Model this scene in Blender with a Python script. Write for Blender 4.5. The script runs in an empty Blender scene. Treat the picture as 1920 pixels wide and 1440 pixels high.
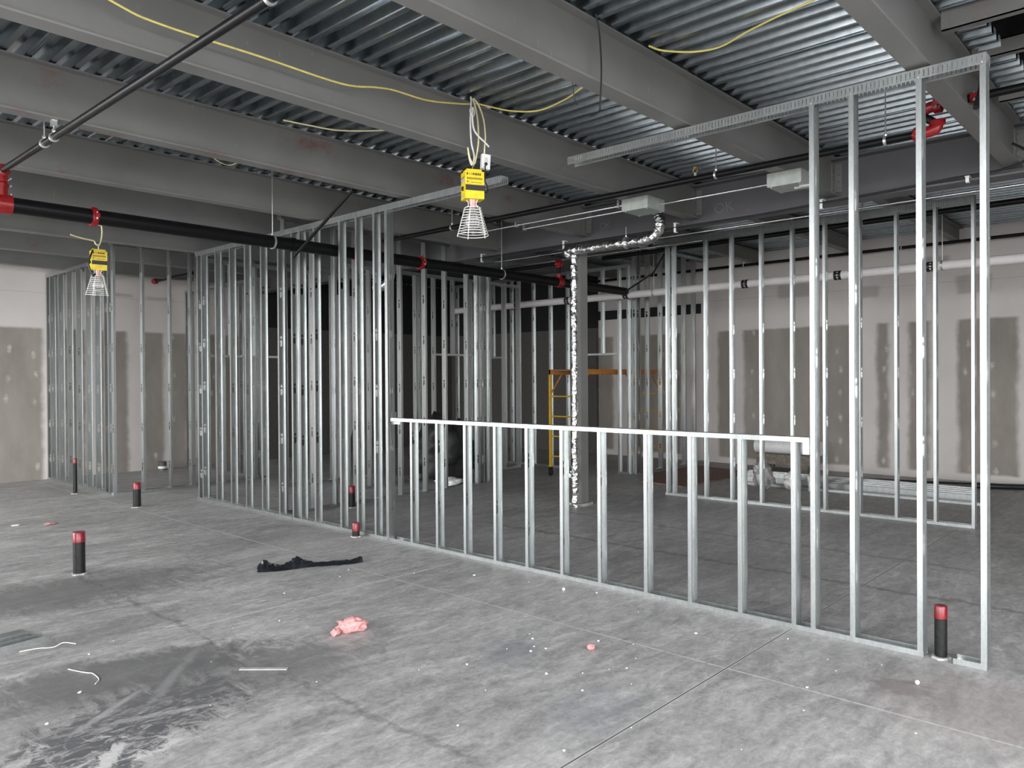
import bpy, bmesh, math, random
from mathutils import Vector, Matrix
random.seed(7)
PI = math.pi
SC = bpy.context.scene
COL = SC.collection

# ------------------------------------------------------------------ camera
EYE = Vector((0.0, 0.0, 1.71))
YAW, PITCH, ROLL = math.radians(47.61), math.radians(-0.387), math.radians(0.3665)
fwd = Vector((math.sin(YAW)*math.cos(PITCH), math.cos(YAW)*math.cos(PITCH), math.sin(PITCH)))
rgt = Vector((math.cos(YAW), -math.sin(YAW), 0.0))
dwn = fwd.cross(rgt)
r2 = rgt*math.cos(ROLL) + dwn*math.sin(ROLL)
d2 = dwn*math.cos(ROLL) - rgt*math.sin(ROLL)
cam_data = bpy.data.cameras.new('camera')
cam_data.sensor_width = 36.0
cam_data.lens = 27.0
cam_data.clip_start = 0.05
cam = bpy.data.objects.new('camera', cam_data)
COL.objects.link(cam)
m = Matrix.Identity(4)
for i in range(3):
    m[i][0], m[i][1], m[i][2], m[i][3] = r2[i], -d2[i], -fwd[i], EYE[i]
cam.matrix_world = m
SC.camera = cam

# ------------------------------------------------------------------ sky, daylight, exposure
SC.view_settings.view_transform = 'Standard'
SC.view_settings.look = 'None'
SC.view_settings.gamma = 1.0
SC.view_settings.use_curve_mapping = False
SC.view_settings.exposure = 0.55
world = bpy.data.worlds.new('sky')
SC.world = world
world.use_nodes = True
wn = world.node_tree
wn.nodes['Background'].inputs['Color'].default_value = (0.965, 0.985, 1.0, 1)
wn.nodes['Background'].inputs['Strength'].default_value = 8.0
SC.cycles.use_denoising = True
SC.cycles.max_bounces = 10
SC.cycles.diffuse_bounces = 6
SC.cycles.glossy_bounces = 5
SC.cycles.transmission_bounces = 6
SC.cycles.sample_clamp_indirect = 6.0

# storefront openings: (axis, plane, along0, along1, z0, z1); light portals sit in them
ROOM = dict(x0=-3.0, x1=14.2, y0=-4.0, y1=15.15, top=4.9)
WIN_STREET = [(-3.7, 0.9), (1.1, 4.9), (8.1, 14.8)]     # along Y in wall_left
WIN_FRONT = [(-2.8, 0.9), (1.1, 4.7)]    # along X in wall_front
WZ0, WZ1 = 0.12, 3.9


def portal(name, loc, rot, sx, sy):
    l = bpy.data.lights.new(name, 'AREA')
    l.shape = 'RECTANGLE'
    l.size, l.size_y = sx, sy
    l.cycles.is_portal = True
    o = bpy.data.objects.new(name, l)
    o.location, o.rotation_euler = loc, rot
    COL.objects.link(o)


for a, b in WIN_STREET:
    portal('daylight_portal', (ROOM['x0']-0.12, (a+b)/2, (WZ0+WZ1)/2), (0, -PI/2, 0), WZ1-WZ0, b-a)
for a, b in WIN_FRONT:
    portal('daylight_portal', ((a+b)/2, ROOM['y0']-0.12, (WZ0+WZ1)/2), (PI/2, 0, 0), b-a, WZ1-WZ0)


# ------------------------------------------------------------------ mesh building
class MB:
    def __init__(self):
        self.v, self.f = [], []

    def add(self, vs, fs):
        n = len(self.v)
        self.v += [tuple(p) for p in vs]
        self.f += [tuple(i+n for i in f) for f in fs]
        return self

    def box(self, x0, x1, y0, y1, z0, z1):
        vs = [(x, y, z) for z in (z0, z1) for y in (y0, y1) for x in (x0, x1)]
        return self.add(vs, [(0, 2, 3, 1), (4, 5, 7, 6), (0, 1, 5, 4), (2, 6, 7, 3), (0, 4, 6, 2), (1, 3, 7, 5)])

    def obox(self, c, ax, ay, az):
        """oriented box: centre and three half-axis vectors"""
        c, ax, ay, az = Vector(c), Vector(ax), Vector(ay), Vector(az)
        vs = [c + ax*i + ay*j + az*k for k in (-1, 1) for j in (-1, 1) for i in (-1, 1)]
        return self.add(vs, [(0, 2, 3, 1), (4, 5, 7, 6), (0, 1, 5, 4), (2, 6, 7, 3), (0, 4, 6, 2), (1, 3, 7, 5)])

    def tube(self, pts, r, n=12, cap=True, closed=False):
        pts = [Vector(p) for p in pts]
        rr = r if isinstance(r, (list, tuple)) else [r]*len(pts)
        ref = None
        rings = []
        for i, p in enumerate(pts):
            if closed:
                t = (pts[(i+1) % len(pts)] - pts[i-1]).normalized()
            elif i == 0:
                t = (pts[1]-pts[0]).normalized()
            elif i == len(pts)-1:
                t = (pts[-1]-pts[-2]).normalized()
            else:
                t = ((pts[i+1]-p).normalized() + (p-pts[i-1]).normalized())
                t = t.normalized() if t.length > 1e-6 else (pts[i+1]-p).normalized()
            if ref is None:
                ref = t.orthogonal().normalized()
            else:
                ref = ref - t*ref.dot(t)
                ref = ref.normalized() if ref.length > 1e-6 else t.orthogonal().normalized()
            b = t.cross(ref)
            rings.append([p + (ref*math.cos(2*PI*k/n) + b*math.sin(2*PI*k/n))*rr[i] for k in range(n)])
        vs = [q for ring in rings for q in ring]
        fs = []
        m_ = len(pts)
        for i in range(m_ if closed else m_-1):
            j = (i+1) % m_
            for k in range(n):
                l = (k+1) % n
                fs.append((i*n+k, i*n+l, j*n+l, j*n+k))
        if cap and not closed:
            fs.append(tuple(range(n))[::-1])
            fs.append(tuple((m_-1)*n+k for k in range(n)))
        return self.add(vs, fs)

    def lathe(self, prof, c=(0, 0, 0), n=20, axis='Z'):
        vs, fs = [], []
        for r, h in prof:
            for k in range(n):
                a = 2*PI*k/n
                x, y = r*math.cos(a), r*math.sin(a)
                p = {'Z': (x, y, h), 'X': (h, x, y), 'Y': (y, h, x)}[axis]
                vs.append((p[0]+c[0], p[1]+c[1], p[2]+c[2]))
        for i in range(len(prof)-1):
            for k in range(n):
                l = (k+1) % n
                fs.append((i*n+k, i*n+l, (i+1)*n+l, (i+1)*n+k))
        if prof[0][0] > 1e-5:
            fs.append(tuple(range(n))[::-1])
        if prof[-1][0] > 1e-5:
            fs.append(tuple((len(prof)-1)*n+k for k in range(n)))
        return self.add(vs, fs)

    def prism(self, poly, axis, a, b):
        """extrude a 2-D outline along axis; outline axes are the two others in order"""
        def P(q, t):
            return {'X': (t, q[0], q[1]), 'Y': (q[0], t, q[1]), 'Z': (q[0], q[1], t)}[axis]
        n = len(poly)
        vs = [P(q, a) for q in poly] + [P(q, b) for q in poly]
        fs = [(i, (i+1) % n, n+(i+1) % n, n+i) for i in range(n)]
        fs += [tuple(range(n))[::-1], tuple(range(n, 2*n))]
        return self.add(vs, fs)

    def sphere(self, c, r, n=10, sz=1.0):
        prof = [(max(1e-6, r*math.sin(PI*i/n)), -r*sz*math.cos(PI*i/n)) for i in range(n+1)]
        return self.lathe(prof, c, n*2)

    def mesh(self, name, off=(0, 0, 0), smooth=False):
        me = bpy.data.meshes.new(name)
        ox, oy, oz = off
        me.from_pydata([(x-ox, y-oy, z-oz) for x, y, z in self.v], [], self.f)
        bm = bmesh.new()
        bm.from_mesh(me)
        bmesh.ops.remove_doubles(bm, verts=bm.verts, dist=1e-6)
        bmesh.ops.recalc_face_normals(bm, faces=bm.faces)
        bm.to_mesh(me)
        bm.free()
        if smooth:
            for p in me.polygons:
                p.use_smooth = True
            me.set_sharp_from_angle(angle=math.radians(42))
        return me

    def build(self, name, mat, parent=None, smooth=False):
        if parent is not None:
            off = world_loc(parent)
        else:
            xs, ys, zs = zip(*self.v)
            off = ((min(xs)+max(xs))/2, (min(ys)+max(ys))/2, min(zs))
        me = self.mesh(name, off, smooth)
        me.materials.append(mat)
        o = bpy.data.objects.new(name, me)
        COL.objects.link(o)
        if parent is not None:
            o.parent = parent
        else:
            o.location = off
        return o


def world_loc(o):
    v = Vector(o.location)
    while o.parent is not None:
        o = o.parent
        v = v + Vector(o.location)
    return v


def tag(o, label, cat, group=None):
    o['label'], o['category'] = label, cat
    if group:
        o['group'] = group
    return o


def thing(name, label, cat, loc, group=None):
    o = bpy.data.objects.new(name, None)
    o.empty_display_size = 0.1
    COL.objects.link(o)
    o.location = loc
    return tag(o, label, cat, group)


def struct(o):
    o['kind'] = 'structure'
    return o


def place(mesh_ob, loc, parent, rotz=0.0):
    c = mesh_ob.copy()
    COL.objects.link(c)
    c.parent = parent
    c.location = Vector(loc) - world_loc(parent)
    c.rotation_euler = (0, 0, rotz)
    return c


def smooth_path(pts, n=6):
    """Catmull-Rom through points"""
    P = [Vector(p) for p in pts]
    P = [P[0]*2-P[1]] + P + [P[-1]*2-P[-2]]
    out = []
    for i in range(1, len(P)-2):
        for k in range(n):
            t = k/n
            a, b, c, d = P[i-1], P[i], P[i+1], P[i+2]
            out.append(0.5*((2*b) + (c-a)*t + (2*a-5*b+4*c-d)*t*t + (3*b-a-3*c+d)*t**3))
    out.append(P[-2])
    return out


# ------------------------------------------------------------------ materials
class NT:
    def __init__(self, name):
        self.m = bpy.data.materials.new(name)
        self.m.use_nodes = True
        self.t = self.m.node_tree
        self.bsdf = self.t.nodes['Principled BSDF']

    def node(self, kind, **kw):
        n = self.t.nodes.new(kind)
        for k, v in kw.items():
            setattr(n, k, v)
        return n

    def link(self, a, b):
        self.t.links.new(a, b)

    def put(self, sock, val):
        if isinstance(val, bpy.types.NodeSocket):
            self.link(val, sock)
        else:
            sock.default_value = val

    def math(self, op, a, b=0.0, c=0.0, clamp=False):
        n = self.node('ShaderNodeMath', operation=op)
        n.use_clamp = clamp
        self.put(n.inputs[0], a)
        self.put(n.inputs[1], b)
        self.put(n.inputs[2], c)
        return n.outputs[0]

    def pos(self):
        g = self.node('ShaderNodeNewGeometry')
        return g.outputs['Position']

    def objco(self):
        return self.node('ShaderNodeTexCoord').outputs['Object']

    def scale(self, vec, s, off=(0, 0, 0), rot=(0, 0, 0)):
        n = self.node('ShaderNodeMapping')
        self.link(vec, n.inputs['Vector'])
        n.inputs['Scale'].default_value = s
        n.inputs['Location'].default_value = off
        n.inputs['Rotation'].default_value = rot
        return n.outputs[0]

    def noise(self, vec, sc, det=4.0, rough=0.55, dist=0.0):
        n = self.node('ShaderNodeTexNoise')
        self.link(vec, n.inputs['Vector'])
        n.inputs['Scale'].default_value = sc
        n.inputs['Detail'].default_value = det
        n.inputs['Roughness'].default_value = rough
        n.inputs['Distortion'].default_value = dist
        return n.outputs['Fac']

    def ramp(self, fac, stops):
        n = self.node('ShaderNodeValToRGB')
        self.link(fac, n.inputs[0])
        e = n.color_ramp.elements
        while len(e) < len(stops):
            e.new(0.5)
        for i, (p, c) in enumerate(stops):
            e[i].position = p
            e[i].color = tuple(c)+(1,) if len(c) == 3 else c
        return n.outputs['Color']

    def step(self, x, a, b):
        """smoothstep a->b"""
        n = self.node('ShaderNodeMapRange', interpolation_type='SMOOTHSTEP')
        self.put(n.inputs['Value'], x)
        n.inputs['From Min'].default_value = a
        n.inputs['From Max'].default_value = b
        return n.outputs['Result']

    def band(self, x, a, b, s):
        return self.math('MULTIPLY', self.step(x, a-s, a+s), self.math('SUBTRACT', 1.0, self.step(x, b-s, b+s)))

    def mix(self, fac, a, b, mode='MIX'):
        n = self.node('ShaderNodeMix', data_type='RGBA', blend_type=mode)
        self.put(n.inputs[0], fac)
        for s, v in ((n.inputs[6], a), (n.inputs[7], b)):
            if isinstance(v, (tuple, list)):
                s.default_value = tuple(v)+(1,) if len(v) == 3 else v
            else:
                self.link(v, s)
        return n.outputs[2]

    def xyz(self, vec):
        n = self.node('ShaderNodeSeparateXYZ')
        self.link(vec, n.inputs[0])
        return n.outputs

    def bump(self, h, strength=0.2, dist=0.01):
        n = self.node('ShaderNodeBump')
        n.inputs['Strength'].default_value = strength
        n.inputs['Distance'].default_value = dist
        self.link(h, n.inputs['Height'])
        self.link(n.outputs[0], self.bsdf.inputs['Normal'])

    def set(self, color=None, rough=None, metal=None, spec=None):
        for k, v in (('Base Color', color), ('Roughness', rough), ('Metallic', metal), ('Specular IOR Level', spec)):
            if v is None:
                continue
            if isinstance(v, (tuple, list)):
                v = tuple(v)+(1,) if len(v) == 3 else v
            self.put(self.bsdf.inputs[k], v)
        return self.m


def plain(name, color, rough=0.5, metal=0.0, spec=0.5, var=0.12, sc=18.0):
    """simple material with a little procedural mottling"""
    n = NT(name)
    f = n.noise(n.objco(), sc, 3.0)
    dark = tuple(c*(1-var) for c in color)
    lite = tuple(min(1, c*(1+var)) for c in color)
    return n.set(n.ramp(f, [(0.3, dark), (0.7, lite)]), rough, metal, spec)


def galvanised(name, c0, c1, rough, metal, spangle=0.35, streak=0.75):
    n = NT(name)
    p = n.pos()
    v = n.node('ShaderNodeTexVoronoi')
    n.link(n.scale(p, (1, 1, 0.5)), v.inputs['Vector'])
    v.inputs['Scale'].default_value = 70.0
    sp = n.noise(n.scale(p, (1, 1, 0.12)), 22.0, 5.0, 0.65)
    f = n.math('ADD', n.math('MULTIPLY', v.outputs['Distance'], spangle), n.math('MULTIPLY', sp, streak))
    col = n.ramp(f, [(0.30, c0), (0.72, c1)])
    rg = n.math('ADD', rough-0.05, n.math('MULTIPLY', n.noise(n.scale(p, (1, 1, 0.2)), 3.0, 3.0), 0.10))
    return n.set(col, rg, metal)


GALV = galvanised('galvanised_steel', (0.42, 0.436, 0.433), (0.58, 0.597, 0.592), 0.31, 0.92, 0.2, 0.85)
DECKM = galvanised('galvanised_deck_steel', (0.38, 0.425, 0.455), (0.53, 0.575, 0.605), 0.25, 1.0, 0.05, 0.9)


def primer(name, base, rust_amt=0.5, top_rust=False):
    n = NT(name)
    p = n.pos()
    big = n.noise(p, 0.9, 5.0, 0.6)
    fine = n.noise(n.scale(p, (1, 1, 1)), 9.0, 6.0, 0.7)
    a = tuple(c*0.86 for c in base)
    b = tuple(c*1.15 for c in base)
    col = n.ramp(big, [(0.3, a), (0.7, b)])
    rust = n.math('MULTIPLY', n.step(n.noise(p, 1.3, 3.0), 0.60, 0.72), n.step(fine, 0.48, 0.66))
    col = n.mix(n.math('MULTIPLY', rust, rust_amt), col, (0.20, 0.075, 0.045))
    if top_rust:
        z_ = n.xyz(p)[2]
        run = n.math('MULTIPLY', n.step(n.noise(n.scale(p, (1.0, 1, 1.5)), 1.7, 4.0), 0.50, 0.62), n.step(fine, 0.38, 0.60))
        edge = n.math('MAXIMUM', n.band(z_, 3.83, 3.96, 0.03), n.math('MULTIPLY', n.math('SUBTRACT', 1.0, n.step(z_, 3.60, 3.64)), 0.8))
        col = n.mix(n.math('MULTIPLY', n.math('MULTIPLY', run, edge), 0.75), col, (0.19, 0.085, 0.06))
    sc = n.step(n.noise(n.scale(p, (6, 6, 1.5), rot=(0.4, 0.2, 0.3)), 5.0, 2.0), 0.73, 0.76)
    col = n.mix(n.math('MULTIPLY', sc, 0.18), col, (0.5, 0.49, 0.47))
    return n.set(col, 0.55, 0.0, 0.4)


PRIMER = primer('grey_primer_steel', (0.205, 0.200, 0.194))
PRIMER_RUST = primer('rusty_primer_steel', (0.205, 0.200, 0.194), 0.6, True)
PRIMER_DK = primer('dark_grey_primer_steel', (0.12, 0.117, 0.122), 0.2)
BLACKPIPE = plain('black_painted_pipe', (0.006, 0.006, 0.0065), 0.36, 0.0, 0.22)
BLACKMAT = plain('black_rubber', (0.014, 0.014, 0.016), 0.45)
CASTIRON = plain('cast_iron_pipe', (0.011, 0.0115, 0.0115), 0.45, 0.0, 0.3, 0.5, 30)
RED = plain('red_enamel', (0.26, 0.010, 0.012), 0.3, 0.0, 0.5, 0.25, 25)
REDTAPE = plain('red_tape', (0.20, 0.008, 0.016), 0.3, 0.0, 0.5, 0.35, 30)
ZINC = plain('bright_zinc', (0.72, 0.72, 0.70), 0.3, 0.8)
EMT = plain('conduit_steel', (0.74, 0.75, 0.76), 0.24, 0.95)
BOXGREY = plain('junction_box_grey', (0.42, 0.44, 0.41), 0.45, 0.25)
INSUL = plain('white_pipe_insulation', (0.72, 0.68, 0.67), 0.6, var=0.03)
YELLOWCORD = plain('yellow_cord', (0.86, 0.72, 0.20), 0.5)
PALECORD = plain('pale_yellow_cord', (0.82, 0.74, 0.42), 0.5)
ROPE = plain('white_rope', (0.85, 0.82, 0.80), 0.8)
YELLOW = plain('yellow_lamp_case', (0.90, 0.66, 0.01), 0.4)
WHITE = plain('white_plastic', (0.85, 0.84, 0.83), 0.45, var=0.05)
WIREWHITE = plain('white_coated_wire', (0.86, 0.84, 0.80), 0.4, var=0.05)
PINK = plain('pink_socket', (0.86, 0.46, 0.45), 0.5)
PINKWOOL = plain('pink_glass_wool', (0.60, 0.29, 0.285), 0.95, 0, 0.1, 0.25, 60)
PLASTICBAG = plain('black_plastic_film', (0.012, 0.013, 0.017), 0.22, 0.0, 0.6)
SCAFY = plain('yellow_scaffold_paint', (0.62, 0.36, 0.02), 0.45)
SCAFO = plain('orange_scaffold_paint', (0.52, 0.20, 0.035), 0.5, var=0.25)
DARKLABEL = plain('dark_lettering', (0.02, 0.018, 0.015), 0.5)
BROWNLABEL = plain('brown_lettering', (0.32, 0.20, 0.01), 0.5)
GREYLABEL = plain('grey_label', (0.45, 0.45, 0.42), 0.5)
CRUMB = plain('white_plaster_crumb', (0.85, 0.84, 0.82), 0.8)
CONC = plain('rough_grout', (0.40, 0.385, 0.375), 0.9, var=0.4, sc=40)
CHALK = plain('chalk_mark', (0.19, 0.187, 0.184), 0.9)
DARKVOID = plain('dark_void_fill', (0.02, 0.02, 0.02), 0.9)  # near-black; puts the shade of unlit voids into the colour


def glass_mat():
    n = NT('clear_bulb_glass')
    n.bsdf.inputs['Transmission Weight'].default_value = 0.9
    return n.set((0.95, 0.95, 0.95), 0.04)


BULB = glass_mat()


def foil_mat():
    n = NT('crinkled_foil')
    p = n.pos()
    v = n.node('ShaderNodeTexVoronoi')
    n.link(p, v.inputs['Vector'])
    v.inputs['Scale'].default_value = 17.0
    h = n.math('ADD', v.outputs['Distance'], n.math('MULTIPLY', n.noise(p, 40.0, 3.0), 0.5))
    n.bump(h, 0.55, 0.03)
    return n.set((0.74, 0.74, 0.735), 0.22, 1.0)


FOIL = foil_mat()


def ply_mat():
    n = NT('plywood')
    p = n.objco()
    f = n.noise(n.scale(p, (1.2, 14, 1)), 3.0, 4.0, 0.6)
    return n.set(n.ramp(f, [(0.3, (0.16, 0.085, 0.065)), (0.7, (0.27, 0.155, 0.12))]), 0.7)


PLY = ply_mat()


def floor_mat():
    n = NT('concrete_floor')
    p = n.pos()
    x, y, z = n.xyz(p)
    big = n.noise(p, 0.45, 5.0, 0.6, 0.4)
    swirl = n.noise(n.scale(p, (1.0, 3.2, 1), rot=(0, 0, 0.5)), 1.6, 7.0, 0.68, 0.9)
    fine = n.noise(p, 28.0, 6.0, 0.75)
    f = n.math('ADD', n.math('MULTIPLY', big, 0.42), n.math('ADD', n.math('MULTIPLY', swirl, 0.62), n.math('MULTIPLY', fine, 0.36)))
    col = n.ramp(f, [(0.50, (0.215, 0.210, 0.208)), (0.70, (0.395, 0.387, 0.383)), (0.86, (0.56, 0.549, 0.54))])
    mott = n.noise(n.scale(p, (1.0, 1.9, 1), rot=(0, 0, 0.35)), 7.5, 8.0, 0.78, 0.7)
    col = n.mix(0.75, col, n.ramp(mott, [(0.36, (0.70, 0.695, 0.69)), (0.50, (1.0, 0.995, 0.985)), (0.64, (1.34, 1.33, 1.31))]), 'MULTIPLY')
    # scuffed dark stains, plus one painted shade band: centre x, y, radius x, radius y, rotation, strength, threshold
    warp = n.noise(n.scale(p, (1, 1, 1)), 2.6, 6.0, 0.7, 0.6)
    rag = n.noise(n.scale(p, (2.2, 0.9, 1), rot=(0, 0, 0.75)), 4.2, 7.0, 0.72, 1.2)

    def blot(cx, cy, rx, ry, rot, lo, hi, amount, color, ragged=0.9):
        nonlocal col
        mp = n.node('ShaderNodeMapping', vector_type='TEXTURE')
        n.link(p, mp.inputs['Vector'])
        mp.inputs['Location'].default_value = (cx, cy, 0)
        mp.inputs['Rotation'].default_value = (0, 0, rot)
        mp.inputs['Scale'].default_value = (rx, ry, 1)
        ln = n.node('ShaderNodeVectorMath', operation='LENGTH')
        n.link(mp.outputs[0], ln.inputs[0])
        d = n.math('SUBTRACT', 1.0, ln.outputs['Value'])
        d = n.math('ADD', d, n.math('MULTIPLY', n.math('SUBTRACT', rag, 0.5), ragged*2.0))
        msk = n.math('MULTIPLY', n.step(d, lo, hi), amount)
        col = n.mix(msk, col, color)
    DK = (0.10, 0.10, 0.106)
    brk = n.noise(n.scale(p, (1.0, 2.4, 1), rot=(0, 0, -0.6)), 9.0, 6.0, 0.75, 0.8)
    blot(1.62, 4.05, 0.8, 0.40, 0.15, 0.10, 0.45, n.step(brk, 0.36, 0.56), DK, 1.3)
    blot(1.30, 3.78, 0.5, 0.30, 0.4, 0.05, 0.35, n.step(brk, 0.40, 0.56), DK, 1.3)
    blot(1.75, 4.72, 1.1, 0.42, -0.2, 0.0, 0.6, 0.75, (0.115, 0.113, 0.115), 0.8)
    blot(1.55, 4.35, 1.3, 0.7, 0.2, 0.0, 0.9, 0.45, (0.15, 0.148, 0.15), 0.9)
    blot(2.30, 4.2, 0.95, 0.5, -0.3, 0.0, 0.6, 0.6, (0.135, 0.133, 0.135), 0.8)
    blot(3.55, 3.25, 0.5, 0.30, 0.4, 0.1, 0.8, 0.45, (0.17, 0.18, 0.21), 0.7)
    blot(3.2, 2.35, 0.55, 0.35, 0.2, 0.1, 0.8, 0.35, (0.20, 0.215, 0.25), 0.7)
    blot(4.55, 1.25, 0.16, 0.22, 0.0, 0.2, 0.5, 0.65, (0.16, 0.145, 0.14), 0.8)
    blot(4.5, 0.9, 0.8, 0.8, 0.0, 0.0, 0.9, 0.35, (0.42, 0.33, 0.33), 0.5)
    blot(2.2, 6.9, 1.7, 0.75, -0.1, 0.0, 0.7, 0.72, (0.13, 0.128, 0.126), 0.6)  # dark band painted in where the window pier's shade falls
    blot(2.0, 5.6, 0.9, 0.35, 0.2, 0.1, 0.7, 0.4, (0.17, 0.168, 0.168), 0.8)
    blot(3.9, 7.6, 1.0, 0.5, 0.3, 0.1, 0.8, 0.4, (0.19, 0.186, 0.184), 0.9)
    blot(1.95, 4.45, 0.55, 0.05, 0.85, 0.1, 0.9, 0.3, (0.46, 0.455, 0.45), 1.6)
    blot(1.72, 3.98, 0.40, 0.035, -0.35, 0.0, 0.6, 0.5, (0.42, 0.415, 0.41), 1.2)
    blot(1.50, 4.22, 0.35, 0.03, 0.6, 0.0, 0.6, 0.5, (0.44, 0.43, 0.425), 1.2)
    blot(1.35, 3.72, 0.22, 0.06, 0.9, 0.1, 0.5, 0.8, (0.58, 0.57, 0.56), 1.4)
    blot(2.10, 3.55, 0.6, 0.06, 0.25, 0.0, 0.8, 0.5, (0.50, 0.49, 0.48), 1.2)
    blot(2.65, 4.75, 0.5, 0.04, 0.7, 0.2, 0.6, 0.5, (0.52, 0.51, 0.50), 0.6)
    blot(6.6, 3.3, 1.6, 1.2, 0.3, 0.0, 0.9, 0.35, (0.20, 0.195, 0.185), 0.7)
    blot(9.0, 1.0, 0.7, 0.9, 0.3, 0.1, 0.8, 0.5, (0.16, 0.155, 0.15), 0.9)
    # crack-like dark drag mark running along the floor
    dm = n.math('ADD', n.math('SUBTRACT', x, 2.40), n.math('MULTIPLY', n.math('SUBTRACT', warp, 0.5), 0.25))
    drag = n.math('MULTIPLY', n.math('SUBTRACT', 1.0, n.step(n.math('ABSOLUTE', dm), 0.008, 0.035)), n.band(y, 2.35, 7.6, 0.15))
    col = n.mix(n.math('MULTIPLY', n.math('MULTIPLY', drag, n.step(rag, 0.30, 0.65)), 0.6), col, (0.13, 0.12, 0.12))
    dm2 = n.math('ADD', n.math('SUBTRACT', x, 6.55), n.math('MULTIPLY', n.math('SUBTRACT', warp, 0.5), 0.35))
    drag2 = n.math('MULTIPLY', n.math('SUBTRACT', 1.0, n.step(n.math('ABSOLUTE', dm2), 0.01, 0.06)), n.band(y, 0.4, 6.4, 0.3))
    col = n.mix(n.math('MULTIPLY', drag2, 0.5), col, (0.12, 0.115, 0.12))
    dm3 = n.math('ADD', n.math('SUBTRACT', x, 7.7), n.math('MULTIPLY', n.math('SUBTRACT', warp, 0.5), 0.35))
    drag3 = n.math('MULTIPLY', n.math('SUBTRACT', 1.0, n.step(n.math('ABSOLUTE', dm3), 0.01, 0.06)), n.band(y, 1.4, 6.4, 0.3))
    col = n.mix(n.math('MULTIPLY', drag3, 0.4), col, (0.12, 0.115, 0.12))
    # layout lines and saw cuts
    wob = n.math('MULTIPLY', n.math('SUBTRACT', n.noise(p, 3.0, 3.0), 0.5), 0.014)
    l1 = n.math('SUBTRACT', 1.0, n.step(n.math('ABSOLUTE', n.math('SUBTRACT', n.math('ADD', x, wob), 4.17)), 0.003, 0.010))
    col = n.mix(n.math('MULTIPLY', l1, n.step(fine, 0.34, 0.50)), col, (0.60, 0.59, 0.58))
    l2 = n.math('MULTIPLY', n.math('SUBTRACT', 1.0, n.step(n.math('ABSOLUTE', n.math('SUBTRACT', n.math('ADD', y, wob), 5.225)), 0.005, 0.016)), n.band(x, 2.4, 4.9, 0.1))
    col = n.mix(n.math('MULTIPLY', l2, n.step(fine, 0.36, 0.50)), col, (0.60, 0.59, 0.58))
    l3 = n.math('MULTIPLY', n.math('SUBTRACT', 1.0, n.step(n.math('ABSOLUTE', n.math('SUBTRACT', n.math('ADD', x, wob), 7.2)), 0.005, 0.016)), n.band(y, -0.5, 4.9, 0.2))
    col = n.mix(n.math('MULTIPLY', l3, 0.5), col, (0.58, 0.56, 0.54))
    cut = n.math('ABSOLUTE', n.math('SUBTRACT', y, 2.115))
    edge = n.math('SUBTRACT', 1.0, n.step(n.math('ABSOLUTE', n.math('SUBTRACT', cut, 0.008)), 0.002, 0.006))
    col = n.mix(n.math('MULTIPLY', edge, 0.6), col, (0.55, 0.54, 0.53))
    groove = n.math('SUBTRACT', 1.0, n.step(cut, 0.0025, 0.005))
    col = n.mix(groove, col, (0.09, 0.085, 0.085))
    rg = n.ramp(swirl, [(0.3, (0.42,)*3), (0.7, (0.62,)*3)])
    n.bump(fine, 0.12, 0.004)
    return n.set(col, rg, 0.0, 0.45)


FLOORM = floor_mat()


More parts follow.
